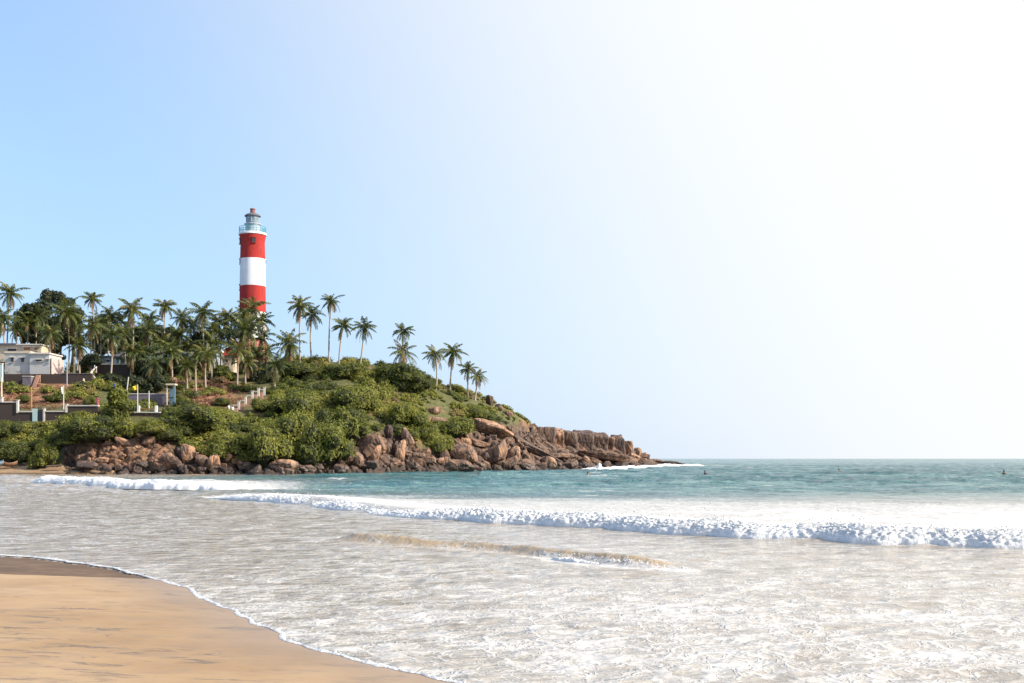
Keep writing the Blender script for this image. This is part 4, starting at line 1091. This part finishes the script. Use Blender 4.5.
PALMS = [
 (331,301,258,12,0,'tall slender palm on the ridge, right of the twin palms',0,329),
 (300,305,256,14,2,'left and fuller one of the twin palms on the ridge right of the lighthouse',0,300),
 (312,314,260,13,1,'right and lower one of the twin palms on the ridge right of the lighthouse',0,312),
 (343,326,256,15,3,'bushy headed palm on the ridge just right of the tall slender one',0,339),
 (364,327,258,13,5,'neat palm leaning slightly right, right of the bushy headed ridge palm',0,360),
 (403,331,262,12,0,'tall palm standing behind the short one on the right part of the ridge',0,403),
 (403,352,262,14,1,'short wide palm whose fronds touch the ridge bushes',0,403),
 (435,354,256,13,5,'left one of the pair of palms on the falling ridge above the point',0,436),
 (453,352,262,13,2,'right one of the pair of palms on the falling ridge above the point',0,450),
 (468,369,262,12,3,'left one of the last two palms on the ridge towards the sea',0,468),
 (478,376,262,10,1,'outermost small palm on the ridge towards the sea',0,475),
 (289,344,254,17,4,'low dark palm with long drooping fronds between lighthouse and twin palms',0,288),
 (275,364,232,15,2,'lone front palm with a long pale trunk rising out of the hillside shrubs',0,275),
 (252,308,258,15,1,'palm whose head stands before the lower red band of the lighthouse',0,253),
 (246,331,250,18,4,'full palm covering the lower left side of the lighthouse',0,247),
 (262,338,256,13,0,'palm at the lower right side of the lighthouse',0,260),
 (256,354,246,14,2,'low yellowish palm in front of the lighthouse foot',0,252),
 (228,317,258,15,0,'palm with two bare trunks below it just left of the lighthouse',0,229),
 (240,322,262,12,5,'narrow palm tucked against the left edge of the lighthouse',0,236),
 (203,312,256,15,2,'tall dense headed palm in the grove, first clear one left of the lighthouse gap',0,205),
 (193,325,260,13,1,'palm hanging to the left below the tall dense headed one',0,196),
 (214,344,244,16,5,'drooping palm above the red tiled hut',0,212),
 (206,356,232,15,4,'low palm with a pale straight trunk over the red dry bank',0,206),
 (196,358,230,13,3,'low palm left of the pale straight trunk over the red dry bank',0,196),
 (238,350,236,15,1,'low palm with a long pale trunk ending at the stepped wall',0,237),
 (247,362,238,12,2,'low palm right of the long pale trunk at the stepped wall',0,246),
 (165,307,258,14,3,'palm with a clear star shaped head in the middle of the grove skyline',0,166),
 (148,330,250,15,4,'full brownish palm below the star shaped one',0,150),
 (178,335,252,15,0,'full green palm right of centre in the grove',0,178),
 (163,345,246,16,1,'yellowish palm low in the centre of the grove',0,162),
 (132,309,256,16,2,'large palm on the grove skyline above the yellow flag',0,131),
 (124,335,248,14,4,'drooping palm below the large skyline palm above the yellow flag',0,126),
 (142,352,240,16,0,'low palm with long arched fronds above the lilac wall',0,142),
 (110,316,256,14,0,'palm on the grove skyline above the curved railings',0,110),
 (112,336,234,14,4,'brownish palm whose thin pale trunk stands by the curved railings',0,110),
 (92,299,258,13,3,'palm standing highest in the left part of the grove',0,93),
 (92,327,248,14,1,'yellow green palm under the highest left palm',0,90),
 (80,346,244,13,4,'low shady palm right of the white house',0,80),
 (66,312,250,19,2,'large palm with bronze drooping fronds beside the tallest dark tree',0,68),
 (10,293,250,16,0,'tall palm at the left edge over the white house',0,8),
 (2,318,246,16,2,'lower orange tinged palm at the left picture edge',0,3),
 (28,322,254,13,5,'small palm among the dark trees over the left half of the white house',0,30),
 (188,346,256,14,5,'shaded palm right of the low yellowish one in the grove',0,188),
 (222,334,254,13,3,'shaded palm between the tall dense headed palm and the lighthouse',0,221),
 (262,321,255,14,0,'palm hiding the lower white band of the lighthouse on its right',0,261),
 (243,316,256,13,2,'palm head touching the left side of the lower white band',0,241),
 (233,336,252,15,1,'palm between the red roofed hut and the lighthouse, half hidden by others',0,232),
 (218,322,260,13,0,'rear palm seen between the dense headed palm and the one left of the lighthouse',0,217),
 (182,318,262,12,4,'rear palm on the skyline just right of the star shaped one',0,183),
 (171,352,240,16,2,'wide low palm over the pale blue kiosk',0,172),
 (154,364,230,14,1,'lowest palm with arched fronds just left of the kiosk',0,155),
 (132,352,238,15,2,'low shady palm above the yellow flag',0,131),
 (120,322,260,13,1,'rear palm filling the gap between the two left skyline palms',0,121),
 (101,322,262,13,4,'rear palm between the highest left palm and the curved railings palm',0,101),
 (76,326,254,15,0,'palm between the bronze fronded one and the yellow green one',0,77),
 (50,334,240,14,1,'palm whose trunk stands in front of the right end of the white house',0,52),
 (16,330,250,14,3,'palm behind the cream house between the two left edge palms',0,15),
 (37,316,256,13,4,'palm among the dark trees just left of the tallest one',0,38),
 (213,330,250,14,1,'shaded palm directly over the white shelter',0,210),
 (150,318,262,12,5,'rear palm left of the star shaped one on the skyline',0,149),
 (186,366,228,12,4,'stunted palm with hanging fronds right of the kiosk',0,187),
 (268,352,246,12,1,'small palm right of the lighthouse foot, left of the lone front palm',0,267),
]
for a in PALMS: palm(*a)

# ------------------------------------------------------------------ lighthouse
LY = 270.0; ls_ = LY/F*0.965
lb = at_px(252.7, LY); zL = lambda py, r=0.0: W(252, py - (1.1 if py < 236 else 0), LY-r*ls_).z - lb.z
lh = thing('lighthouse', 'tall round lighthouse painted in red and white bands rising over the palm grove', 'lighthouse', lb)
def ring(name, mat, prof, parent=lh, n=48): 
    b = MB(); b.lathe([(r*ls_, zL(py, max(r, 6))) for r, py in prof], n); return b.build(name, mat, parent, smooth=True)
ring('base', M['pinkred'], [(15.2, 372), (15.0, 341), (14.6, 340), (13.9, 338.6), (13.7, 337.5)], n=8)
ring('white_band', M['white'], [(13.7, 337.5), (13.45, 311)])
ring('red_band', M['red'], [(13.45, 311), (13.15, 284.6)])
ring('white_band', M['white'], [(13.15, 284.6), (12.8, 257.2)])
ring('red_band', M['red'], [(12.8, 257.2), (12.3, 240.5), (12.5, 238.5), (13.4, 235.6), (13.6, 234.2)])
gal = ring('gallery', M['white'], [(13.6, 234.2), (14.3, 233.8), (14.3, 232.2), (13.9, 231.9)])
b = MB(); nb = 24
for k in range(nb):
    a = 2*math.pi*k/nb; r = 13.6*ls_
    b.tube([(r*math.cos(a), r*math.sin(a), zL(232, 13)), (r*math.cos(a), r*math.sin(a), zL(226.2, 13))], .05, 5)
for py in (226.2, 228.2, 230.2):
    r = 13.6*ls_
    b.tube([(r*math.cos(2*math.pi*k/32), r*math.sin(2*math.pi*k/32), zL(py, 13)) for k in range(33)], .055, 5, False)
b.build('railing', M['teal'], gal)
drum = ring('watch_room', M['greyblue'], [(7.4, 232), (7.4, 224.6), (8.6, 224.2), (8.6, 223.5), (7.2, 223.4)])
b = MB(); b.box((-0.55, -7.4*ls_-0.03, (zL(231.6)+zL(226))/2), (0.95, .16, zL(226)-zL(231.6))); b.build('door', M['blue'], drum)
lan = ring('lantern_glass', M['glass'], [(6.6, 223.4), (6.6, 216.0)], n=12)
b = MB()
for k in range(12):
    a = 2*math.pi*k/12; r = 6.75*ls_
    b.tube([(r*math.cos(a), r*math.sin(a), zL(223.4)), (r*math.cos(a), r*math.sin(a), zL(215.8))], .07, 5)
for py in (223.2, 219.8, 216.2):
    r = 6.75*ls_
    b.tube([(r*math.cos(2*math.pi*k/12), r*math.sin(2*math.pi*k/12), zL(py)) for k in range(13)], .06, 5, False)
b.build('lantern_frame', M['greyblue'], lan)
roof = ring('roof', M['darkroof'], [(8.3, 216.0), (8.3, 215.3), (6.4, 214.2), (3.2, 213.0), (2.6, 212.8)])
ring('ventilator', M['capred'], [(2.6, 212.8), (2.5, 209.6), (3.0, 209.3), (2.8, 208.6), (1.0, 208.0), (.3, 207.8)], roof, 16)
b = MB(); b.tube([(0, 0, zL(208)), (0, 0, zL(205.6))], .05, 5); b.build('lightning_rod', M['metal'], roof)
def tower_window(ang, py, mat=M['dark']):
    r = 12.55*ls_ + 0.0; a = math.radians(ang)
    b = MB(); b.box((r*math.cos(a), r*math.sin(a), zL(py)), (0.35, 0.85, 1.15), a); w = b.build('window', mat, lh)
    b = MB()
    for dz in (-.64, .64): b.box(((r+.1)*math.cos(a), (r+.1)*math.sin(a), zL(py)+dz), (.4, 1.1, .12), a)
    b.build('frame', M['red'] if py < 257 or 285 < py < 311 else M['white'], w)
tower_window(-72, 242); tower_window(-162, 242); tower_window(-160, 262); tower_window(-160, 288); tower_window(18, 262)
b = MB(); b.box((-1.1, -15.0*ls_, zL(368)), (1.3, .3, 2.4)); b.build('door', M['dark'], lh)
# red annex in front of the foot
ax = at_px(257, 262); o = thing('lighthouse_annex', 'small bright red annex at the foot of the lighthouse', 'building', ax)
hz = W(257, 349, 262).z-ax.z
b = MB(); b.box((0, 0, hz/2-0.6), (1.9, 2.4, hz+1.2)); b.build('wall', M['red'], o)
b = MB(); b.box((0, 0, hz+0.13), (2.3, 2.8, .22)); b.build('roof', M['pinkred'], o)
b = MB(); b.box((0, -1.24, 1.0), (.8, .1, 2.0)); b.build('door', M['dark'], o)

# ------------------------------------------------------------------ buildings
def slab(name, px0, px1, pt, pb, Y, depth, mat, parent, dy=0.0, dz=0.0):
    """box with its front face at distance Y+dy, spanning photo pixels; parent at world origin offset"""
    a = W(px0, pt, Y); c = W(px1, pb, Y); o = parent.location
    b = MB(); b.box(((a.x+c.x)/2-o.x, Y+dy+depth/2-o.y, (a.z+c.z)/2-o.z+dz), (abs(c.x-a.x), depth, abs(a.z-c.z))); return b.build(name, mat, parent)
def opening(px, py, w, h, Y, parent, frame=M['coping'], mat=M['dark']):
    s = Y/F; o = parent.location; c = W(px, py, Y)
    b = MB(); b.box((c.x-o.x, Y-o.y+0.0, c.z-o.z), (w*s, .16, h*s)); wi = b.build('window', mat, parent)
    b = MB(); b.box((c.x-o.x, Y-o.y-0.10, c.z-o.z-h*s/2-.05), (w*s+.3, .25, .1)); b.build('sill', frame, wi)
    b = MB(); b.box((c.x-o.x, Y-o.y-0.20, c.z-o.z+h*s/2+.07), (w*s+.5, .45, .1)); b.build('sunshade', frame, wi)
HY = 234.0
o = thing('white_house', 'long weathered white house with small dark windows above the red bank', 'building', at_px(34, HY))
slab('wall', 5, 31, 352.5, 379, HY, 6, M['old_white'], o)
slab('extension', 31, 50.5, 354.5, 379, HY, 6.4, M['old_white'], o, dy=-0.6)
b = MB(); b.box((W(50.6, 360, HY-.6).x-o.location.x+.1, HY-.6+3.2-o.location.y, (W(0,358,HY).z+W(0,379,HY).z)/2-o.location.z), (.2, 6.2, W(0,357.6,HY).z-W(0,379,HY).z)); b.build('side_wall', M['pink_wall'], o)
slab('parapet', 4.5, 31, 351.3, 353.2, HY, 6.4, M['cream'], o, dy=-.2)
slab('roof', 30.5, 51.5, 353, 354.4, HY, 7.0, M['coping'], o, dy=-.95)
for px, py in ((12.3, 359.8), (22.6, 360)): opening(px, py, 2.8, 4.4, HY-.02, o)
opening(39, 360.5, 5.6, 1.6, HY-.62, o); opening(48, 361, 1.4, 3.2, HY-.62, o, mat=M['blue'])
o = thing('upper_house', 'cream house with rusty openings behind and above the white house', 'building', at_px(18, 244))
slab('wall', -8, 41, 345, 362, 244, 6, M['cream'], o)
slab('roof', -12, 17, 343.4, 345, 244, 7, M['darkroof'], o, dy=-.6); slab('roof', 17.1, 42, 344, 345.2, 244, 7, M['coping'], o, dy=-.5)
opening(27, 349, 6, 3.4, 243.98, o, mat=M['rust']); opening(12, 350, 8, 2.6, 243.98, o); opening(36, 349, 3, 3, 243.98, o, mat=M['rust'])
o = thing('corner_wall', 'pale mint green garden wall at the left picture edge below the white house', 'wall', at_px(-6, 230))
slab('wall', -30, 2.2, 364, 382, 230, .5, M['mint'], o)
slab('coping', -30, 2.6, 363.2, 364, 230, .7, M['coping'], o, dy=-.1)
o = thing('blue_hut', 'small pale blue hut with a sheet roof under the palms above the curved railings', 'hut', at_px(104, 250))
slab('wall', 95, 115, 357, 374, 250, 4, M['blue'], o); slab('roof', 93, 117, 355.8, 357, 250, 5, M['darkroof'], o, dy=-.5); opening(100, 361, 3, 3, 249.98, o); opening(108, 361, 3, 3, 249.98, o)
o = thing('dark_roofed_house', 'low white house with dark sloping roof behind the left palm grove', 'building', at_px(125, 256))
slab('wall', 114, 138, 357, 373, 256, 5, M['old_white'], o)
b = MB(); a = W(111, 357, 256)-o.location; c = W(141, 350, 256)-o.location
b.poly([(a.x, 0, a.z), (c.x, 0, a.z), ((a.x+c.x)/2+1.5, 0, c.z+.1), ((a.x+c.x)/2-1.5, 0, c.z+.1)], 0.4)
v = np.array([[a.x, -.8, a.z], [c.x, -.8, a.z], [c.x, 6, a.z], [a.x, 6, a.z], [a.x+2, 2.6, c.z], [c.x-2, 2.6, c.z]])
b = MB(); b._add(v, [(0,1,5,4),(1,2,5),(2,3,4,5),(3,0,4),(3,2,1,0)]); b.build('roof', M['darkroof'], o)
opening(120, 361, 2.4, 3.6, 255.98, o); opening(130, 361, 2.4, 3.6, 255.98, o)
o = thing('red_roofed_hut', 'small hut with a bright red roof just left of the lighthouse foot', 'hut', at_px(226, 250))
slab('wall', 221, 233, 355, 372, 250, 3.5, M['cream'], o)
a = W(218.5, 355.5, 250)-o.location; c = W(236, 347, 250)-o.location
v = np.array([[a.x, -.5, a.z], [c.x, -.5, a.z], [c.x, 4, a.z], [a.x, 4, a.z], [a.x+1.3, 1.7, c.z], [c.x-1.3, 1.7, c.z]])
b = MB(); b._add(v, [(0,1,5,4),(1,2,5),(2,3,4,5),(3,0,4),(3,2,1,0)]); b.build('roof', M['red'], o); opening(227, 361, 2.2, 3.4, 249.98, o)
o = thing('white_shelter', 'small white flat roofed shelter on posts left of the red roofed hut', 'shelter', at_px(215, 246))
slab('roof', 209.5, 220.5, 350, 351.6, 246, 3, M['white'], o)
for px in (211.5, 218.5):
    slab('post', px-.55, px+.55, 351.6, 374, 246, .25, M['white'], o, dy=.2); slab('post', px-.55, px+.55, 351.6, 374, 246, .25, M['white'], o, dy=2.4)

# terrace walls ------------------------------------------------------
TWY = 206.6
o = thing('terrace_wall', 'dark stone wall with pale coping and square posts around the pale green gate', 'wall', at_px(30, TWY))
slab('stone_face', -80, 17, 402.6, 428, TWY, .8, M['stone'], o); slab('coping', -80, 17, 401.4, 402.6, TWY, 1.1, M['coping'], o, dy=-.15)
slab('stone_face', 17, 33.5, 412.2, 428, TWY, .8, M['stone'], o, dy=.02); slab('coping', 19, 33, 411, 412.2, TWY, 1.1, M['coping'], o, dy=-.15)
slab('stone_face', 44.5, 66, 411.9, 428, TWY, .8, M['stone'], o); slab('coping', 45.6, 66, 410.7, 411.9, TWY, 1.1, M['coping'], o, dy=-.15)
slab('stone_face', 66.5, 98, 406.2, 428, TWY, .8, M['stone'], o, dy=.03); slab('coping', 67.4, 98, 405, 406.2, TWY, 1.1, M['coping'], o, dy=-.12)
for px, pt, pb in ((1.8, 397, 402), (17.6, 399.8, 413), (44.2, 408, 424), (66.4, 404, 412.5)):
    slab('post', px-0.9, px+0.9, pt+.5, pb, TWY, .5, M['coping'], o, dy=-.22); slab('post_cap', px-1.3, px+1.3, pt, pt+.5, TWY, .85, M['coping'], o, dy=-.30)
o = thing('gate', 'pale green sheet metal gate standing open in the terrace wall', 'gate', at_px(36, TWY))
slab('gate_leaf', 32.6, 37.4, 408.6, 421.5, TWY, .08, M['mint'], o, dy=-.12)
slab('opening', 37.6, 42.6, 409.5, 424, TWY, .5, M['dark'], o, dy=.1)
slab('lintel', 31, 46, 407.6, 408.4, TWY, .4, M['stone'], o, dy=0)
o = thing('flag_terrace_wall', 'low dark wall with pale coping and short white posts under the yellow flag', 'wall', at_px(148, TWY))
slab('stone_face', 131, 172, 412.9, 428, TWY, .8, M['stone'], o); slab('coping', 134, 160, 411.8, 412.9, TWY, 1.1, M['coping'], o, dy=-.15)
for px in (138.2, 155.8): slab('post', px-1.1, px+1.1, 405.6, 411.8, TWY, .5, M['white'], o)
slab('rail', 139.3, 154.7, 408.2, 408.8, TWY, .1, M['rust'], o, dy=.2)
o = thing('lilac_wall', 'low lilac grey wall on the terrace behind the yellow flag', 'wall', at_px(145, 216))
slab('wall', 118, 166, 394.2, 410, 216, .4, M['lilac'], o); slab('coping', 118, 166, 393.4, 394.2, 216, .6, M['coping'], o, dy=-.1)
o = thing('retaining_wall', 'long dark retaining wall below the white house', 'wall', at_px(48, 228))
slab('stone_face', 4, 92, 374, 385, 228, .8, M['stone'], o); slab('coping', 62, 92, 373.2, 374, 228, 1.0, M['lilac'], o, dy=-.1)
o = thing('upper_retaining_wall', 'dark retaining wall with pale top edge below the dark roofed house', 'wall', at_px(122, 240))
slab('stone_face', 96, 146, 364.6, 392, 240, .8, M['stone'], o); slab('coping', 96, 140, 363.6, 364.6, 240, 1.0, M['coping'], o, dy=-.1)
o = thing('garden_steps', 'short pale steps leading up the bank to the white house', 'steps', at_px(37, 227))
for k in range(10):
    slab('step', 35.5, 39.5, 385.8-k*1.2, 393-k*1.2, 227, .35, M['soilwall'], o, dy=-1.6+k*.2)
o = thing('water_tank', 'grey blue box shaped tank against the retaining wall left of the steps', 'tank', at_px(27, 226))
slab('tank_body', 22.5, 31, 376.5, 389, 226, 1.6, M['lilac'], o); slab('lid', 22.2, 31.3, 375.9, 376.5, 226, 1.8, M['coping'], o, dy=-.1)

# stepped wall with white posts --------------------------------------
o = thing('stepped_wall', 'pink earth coloured wall climbing in steps with white posts below the lighthouse', 'wall', at_px(250, 222))
SP = [(232, 405.2, 215), (238.6, 401.6, 216.5), (245.3, 396.4, 219), (252, 391.2, 222), (258.2, 388.2, 224), (264, 387.4, 226)]
for i, (px, pt, Y) in enumerate(SP):
    slab('post', px-0.95, px+0.95, pt, pt+8, Y, .4, M['coping'], o); slab('post_cap', px-1.4, px+1.4, pt-.45, pt, Y, .62, M['coping'], o, dy=-.06)
    if i < len(SP)-1:
        nx_, nt, nY = SP[i+1]; slab('wall_panel', px+1.2, nx_-1.2, (pt+nt)/2+4.6, (pt+nt)/2+12, (Y+nY)/2, .35, M['soilwall'], o, dy=.05)
        slab('rail', px+1.2, nx_-1.2, (pt+nt)/2+1.2, (pt+nt)/2+1.9, (Y+nY)/2, .15, M['coping'], o, dy=.15)
# curved railings -----------------------------------------------------
def rail_curve(pts, label, Y0, Y1):
    o = thing('curved_railing', label, 'railing', at_px(pts[-1][0], Y0)); loc = o.location
    P = smooth_poly(np.array(pts, float), 5); n = len(P)
    W3 = [W(p[0], p[1], Y1+(Y0-Y1)*i/(n-1))-loc for i, p in enumerate(P)]
    b = MB(); b.tube(W3, .17, 6); b.build('handrail', M['coping'], o, smooth=True)
    for k in range(0, n, 4):
        q = W3[k]; b = MB(); b.tube([q, (q.x, q.y, q.z-1.2)], .08, 5); b.build('post', M['coping'], o)
rail_curve([(96.5, 367), (91.5, 372), (90.8, 377), (93, 383), (97, 387), (101, 389.5)], 'left pale curved handrail of the path below the blue hut', 226, 236)
rail_curve([(93.5, 376), (97, 381), (100.5, 386), (104.5, 389.5), (107, 392)], 'right pale curved handrail of the path below the blue hut', 225, 235)

# poles and flags -------------------------------------------------------
def pole(px, pt, pb, Y, label, mat, rad=.07, name='pole', cat='pole', ball=False, lean=0):
    p = W(px, pb, Y); o = thing(name, label, cat, p); q = W(px+lean, pt, Y)-p
    b = MB(); b.tube([(0, 0, -1.0), tuple(q)], [rad*1.2, rad*.8], 7); b.build('shaft', mat, o, smooth=True)
    if ball: b = MB(); b.box((q.x, 0, q.z), (rad*4, rad*4, rad*2)); b.build('cap', mat, o)
    return o, q
def flag(px, pt, pb, Y, label, clothmat, w, h, drop, name='flag'):
    o, q = pole(px, pt, pb, Y, label, M['coping'], .09, 'flagpole', 'flag'); s = Y/F
    nx_, nz_ = 14, 8; V = []
    for j in range(nz_+1):
        for i in range(nx_+1):
            u = i/nx_; v = j/nz_
            V.append((q.x + u*w*s, .25*math.sin(u*6+v*2)*u, q.z - .1 - v*h*s*(1-.35*abs(u)) - drop*abs(w)*s*u*u*.5 + .05*math.sin(u*9)))
    V = np.array(V); Fg = grid_faces(nz_+1, nx_+1)
    V2 = V + np.array([0, .03, 0]); n = len(V)
    link('cloth', add_mesh('cloth', np.concatenate([V, V2]), np.concatenate([Fg, Fg[:, ::-1]+n]), clothmat), o)
flag(137.6, 384.5, 406, 206.9, 'yellow flag flying to the left from a thin pole on the terrace wall', M['yellow'], -5.6, 5.2, .8)
flag(63.6, 385.5, 406, 209, 'limp white flag hanging from a thin pole above the wall', M['cloth_white'], -2.6, 8.5, 1.6)
pole(1.6, 377, 400, 208, 'thin yellowish pole at the left picture edge beside the wall post', M['cream'], .14)
pole(31.2, 387, 406, 212, 'orange brown post standing in front of the red bank above the gate', M['rust'], .16)
pole(67, 363, 390, 226, 'grey lamp pole with a box on top right of the white house', M['metal'], .12, 'lamp_post', 'lamp post', True)
pole(74.6, 357, 376, 238, 'thick orange pillar right of the white house', M['cream'], .22, 'pillar', 'pillar')
pole(125.5, 377, 398, 222, 'leaning pale post between the curved railings and the yellow flag', M['coping'], .12, lean=3)
pole(149, 391, 406, 212, 'thin pale pole on the terrace right of the yellow flag', M['coping'], .10)
pole(418, 372, 386, 262, 'thin pale pole standing on the skyline between the short palm and the palm pair', M['coping'], .09)
o = thing('white_statue', 'small white bollard shaped statue on the grass right of the retaining wall', 'statue', W(83.6, 385.5, 226))
b = MB(); b.lathe([(.42, -.4), (.42, .25), (.28, .3), (.34, .7), (.22, 1.0), (.16, 1.05), (.2, 1.2), (.12, 1.36), (.02, 1.4)], 14); b.build('figure', M['cream'], o, smooth=True)

# kiosk ------------------------------------------------------------------
ko = thing('kiosk', 'narrow pale blue kiosk between white posts on the terrace', 'kiosk', W(171, 405, 214))
slab('post', 166.5, 167.3, 385.5, 406, 214, .18, M['coping'], ko); slab('post', 173.4, 175.0, 384.5, 406, 214, .3, M['blue'], ko)
slab('back_panel', 167.8, 173.2, 388, 406, 214, .1, M['blue'], ko, dy=1.2); slab('awning', 166, 175.4, 383.6, 385.2, 214, 1.6, M['cream'], ko, dy=-.2)
slab('counter', 168, 173, 397, 398, 214, .9, M['dark'], ko, dy=.1)
scatter(8, 158, 174, 403.5, 406, 2.5, 4.5, 'small white stone in the pile at the foot of the blue kiosk', 'white stones by the kiosk', ('pale',), seed=12)
scatter(14, 170, 192, 371, 384, 3, 6.5, 'pale stone on the bank above the blue kiosk', 'pale stones on the bank above the kiosk', ('pale',), seed=13)

# boats on the far beach -----------------------------------------------
def boat(px, py, Y, Ln, rz, mat, label):
    p = W(px, py, Y); o = thing('rowing_boat', label, 'boat', p, rz); n = 15; V = []
    for i in range(n):
        u = -1+2*i/(n-1); w = .62*(1-abs(u)**2.6); sheer = .62+.38*u*u
        for a, zf in ((-1, 1), (-.8, .45), (0, 0), (.8, .45), (1, 1)): V.append((u*Ln/2, a*w, sheer*zf + .3*u*u*(1-zf)))
    V = np.array(V); V2 = V*np.array([.985, .9, 1]) + np.array([0, 0, .06])
    Fg = grid_faces(n, 5); k = len(V)
    rim = [[i*5+j, (i+1)*5+j, (i+1)*5+j+k, i*5+j+k] for i in range(n-1) for j in (0, 4)]
    link('hull', add_mesh('hull', np.concatenate([V, V2]), [np.concatenate([Fg, Fg[:, ::-1]+k, np.array(rim)])], mat), o)
    b = MB()
    for x in (-.25, .2): b.box((x*Ln, 0, .5), (.22, 1.1, .05))
    b.build('thwart', M['wood'], o)
boat(9.5, 466.8, 190.5, 2.6, .15, M['wood'], 'brown wooden boat lying on the far beach under the dark shrub')
boat(-1.5, 465.8, 189, 1.8, .9, M['blue'], 'pale blue white boat prow at the left picture edge on the far beach')
b = MB(); 
o = thing('beach_shelter', 'low pile of poles on the far beach below the yellow green shrub', 'shelter', W(54, 470, 188))
for k in range(9):
    b.tube([(-1.6+.35*k, -.5, 0), (-.6+.2*k, .3, .75+.1*math.sin(k*2))], .05, 5)
b.build('poles', M['wood'], o); b = MB(); b.tube([(-1.3, .1, .62), (1.3, .1, .78)], .16, 6); b.build('ridge_bundle', M['bark'], o)

# ------------------------------------------------------------------ people
def skin_body(name, J, E, R, mat, parent=None):
    me = bpy.data.meshes.new(name); me.from_pydata([tuple(j) for j in J], E, []); o = link(name, me, parent)
    sk = o.modifiers.new('skin', 'SKIN'); ss = o.modifiers.new('sub', 'SUBSURF'); ss.levels = 1; ss.render_levels = 1
    for i, r in enumerate(R): me.skin_vertices[0].data[i].radius = (r, r)
    me.skin_vertices[0].data[0].use_root = True; me.materials.append(mat); sk.use_smooth_shade = True
    return o
def person(loc, rz, label, top, bottom, skirt=False, arm=0.0, step=0.12):
    o = thing('person', label, 'person', loc, rz)
    J = [(0,0,.92),(0,0,1.15),(0,0,1.38),(0,0,1.50),(0,-.01,1.60),(0,0,1.70),(-.10,0,.90),(-.11,-step,.50),(-.11,-step*.6,.08),(-.11,-step*.6-.13,.04),
         (.10,0,.90),(.11,step*.5,.50),(.11,step*1.2,.08),(.11,step*1.2-.13,.04),(-.19,0,1.40),(-.25,-.02+arm*.1,1.12),(-.25,-.10-arm*.15,.88),(-.25,-.13,.80),
         (.19,0,1.40),(.25,.02,1.12),(.25,-.06,.88),(.25,-.09,.80)]
    E = [(0,1),(1,2),(2,3),(3,4),(4,5),(0,6),(6,7),(7,8),(8,9),(0,10),(10,11),(11,12),(12,13),(2,14),(14,15),(15,16),(16,17),(2,18),(18,19),(19,20),(20,21)]
    R = [.14,.13,.15,.055,.095,.075,.10,.065,.042,.035,.10,.065,.042,.035,.065,.045,.034,.03,.065,.045,.034,.03]
    skin_body('body', J, E, R, M['skin'], o)
    b = MB(); b.lathe([(.05, 1.60), (.118, 1.62), (.122, 1.69), (.09, 1.775), (.02, 1.80)], 12, (0, .02, 0)); b.build('hair', M['hair'], o, smooth=True)
    b = MB(); b.lathe([(.17, .86), (.165, 1.05), (.19, 1.30), (.20, 1.41), (.09, 1.50)], 14); b.tube([(-.18, 0, 1.42), (-.24, 0, 1.18)], [.085, .07], 8); b.tube([(.18, 0, 1.42), (.24, 0, 1.18)], [.085, .07], 8)
    b.build('shirt', top, o, smooth=True)
    b = MB()
    if skirt: b.lathe([(.30, .12), (.26, .5), (.19, .95), (.17, .99)], 14)
    else:
        b.tube([(-.10, 0, .95), (-.11, -step, .50), (-.11, -step*.6, .10)], [.125, .09, .07], 8); b.tube([(.10, 0, .95), (.11, step*.5, .50), (.11, step*1.2, .10)], [.125, .09, .07], 8)
    b.build('skirt' if skirt else 'trousers', bottom, o, smooth=True)
    return o
def on_ground(px, Y, zmin=None):
    p = at_px(px, Y); return p
def see_person(px, py_foot, Y, *a, **k): person(W(px, py_foot, Y), *a, **k)
see_person(229.0, 413.6, 213, 1.2, 'person in a white shirt on the left at the foot of the stepped wall', M['shirt'], M['shirt'])
see_person(232.6, 415.2, 213, .4, 'person in white walking on the right at the foot of the stepped wall', M['shirt'], M['lilac'])
see_person(97.5, 405.8, 209, .6, 'person in a pinkish red dress behind the wall under the curved railings', M['sari'], M['sari'], skirt=True)
see_person(114.5, 391, 224, 2.5, 'person in a blue shirt standing in the shade right of the curved railings', M['blue_shirt'], M['trousers'])
def swimmer(px, py, label, rz):
    Y = max((Yw(py)+0.4*k for k in range(-16, 17)), key=lambda q: sea_z((px-CX)/F*q, q) + (0.2 if 0 else 0)); x = (px-CX)/F*Y; o = thing('person', label, 'person', (x, Y, sea_z(x, Y)+0.06), rz)
    J = [(0,0,-.55),(0,0,-.15),(0,0,.02),(0,0,.12),(0,-.01,.23),(0,0,.33),(-.2,0,.0),(-.36,-.15,-.02),(-.34,-.38,.02),(.2,0,.0),(.36,-.15,-.05),(.34,-.38,-.05)]
    E = [(0,1),(1,2),(2,3),(3,4),(4,5),(2,6),(6,7),(7,8),(2,9),(9,10),(10,11)]
    R = [.15,.15,.13,.06,.105,.08,.075,.05,.04,.075,.05,.04]
    skin_body('body', J, E, R, M['skin'], o)
    b = MB(); b.lathe([(.06, .22), (.128, .25), (.13, .33), (.09, .41), (.02, .44)], 12, (0, .02, 0)); b.build('hair', M['hair'], o, smooth=True)
swimmer(588, 476.6, 'dark haired swimmer in the water nearest the rocky point', .4)
swimmer(705, 476.0, 'swimmer in the water below the tip of the rocky point', 2.0)
swimmer(839, 474.0, 'lone swimmer in the open water right of the point', 0.8)
swimmer(1004, 476.6, 'rightmost swimmer far out near the right picture edge', 2.6)
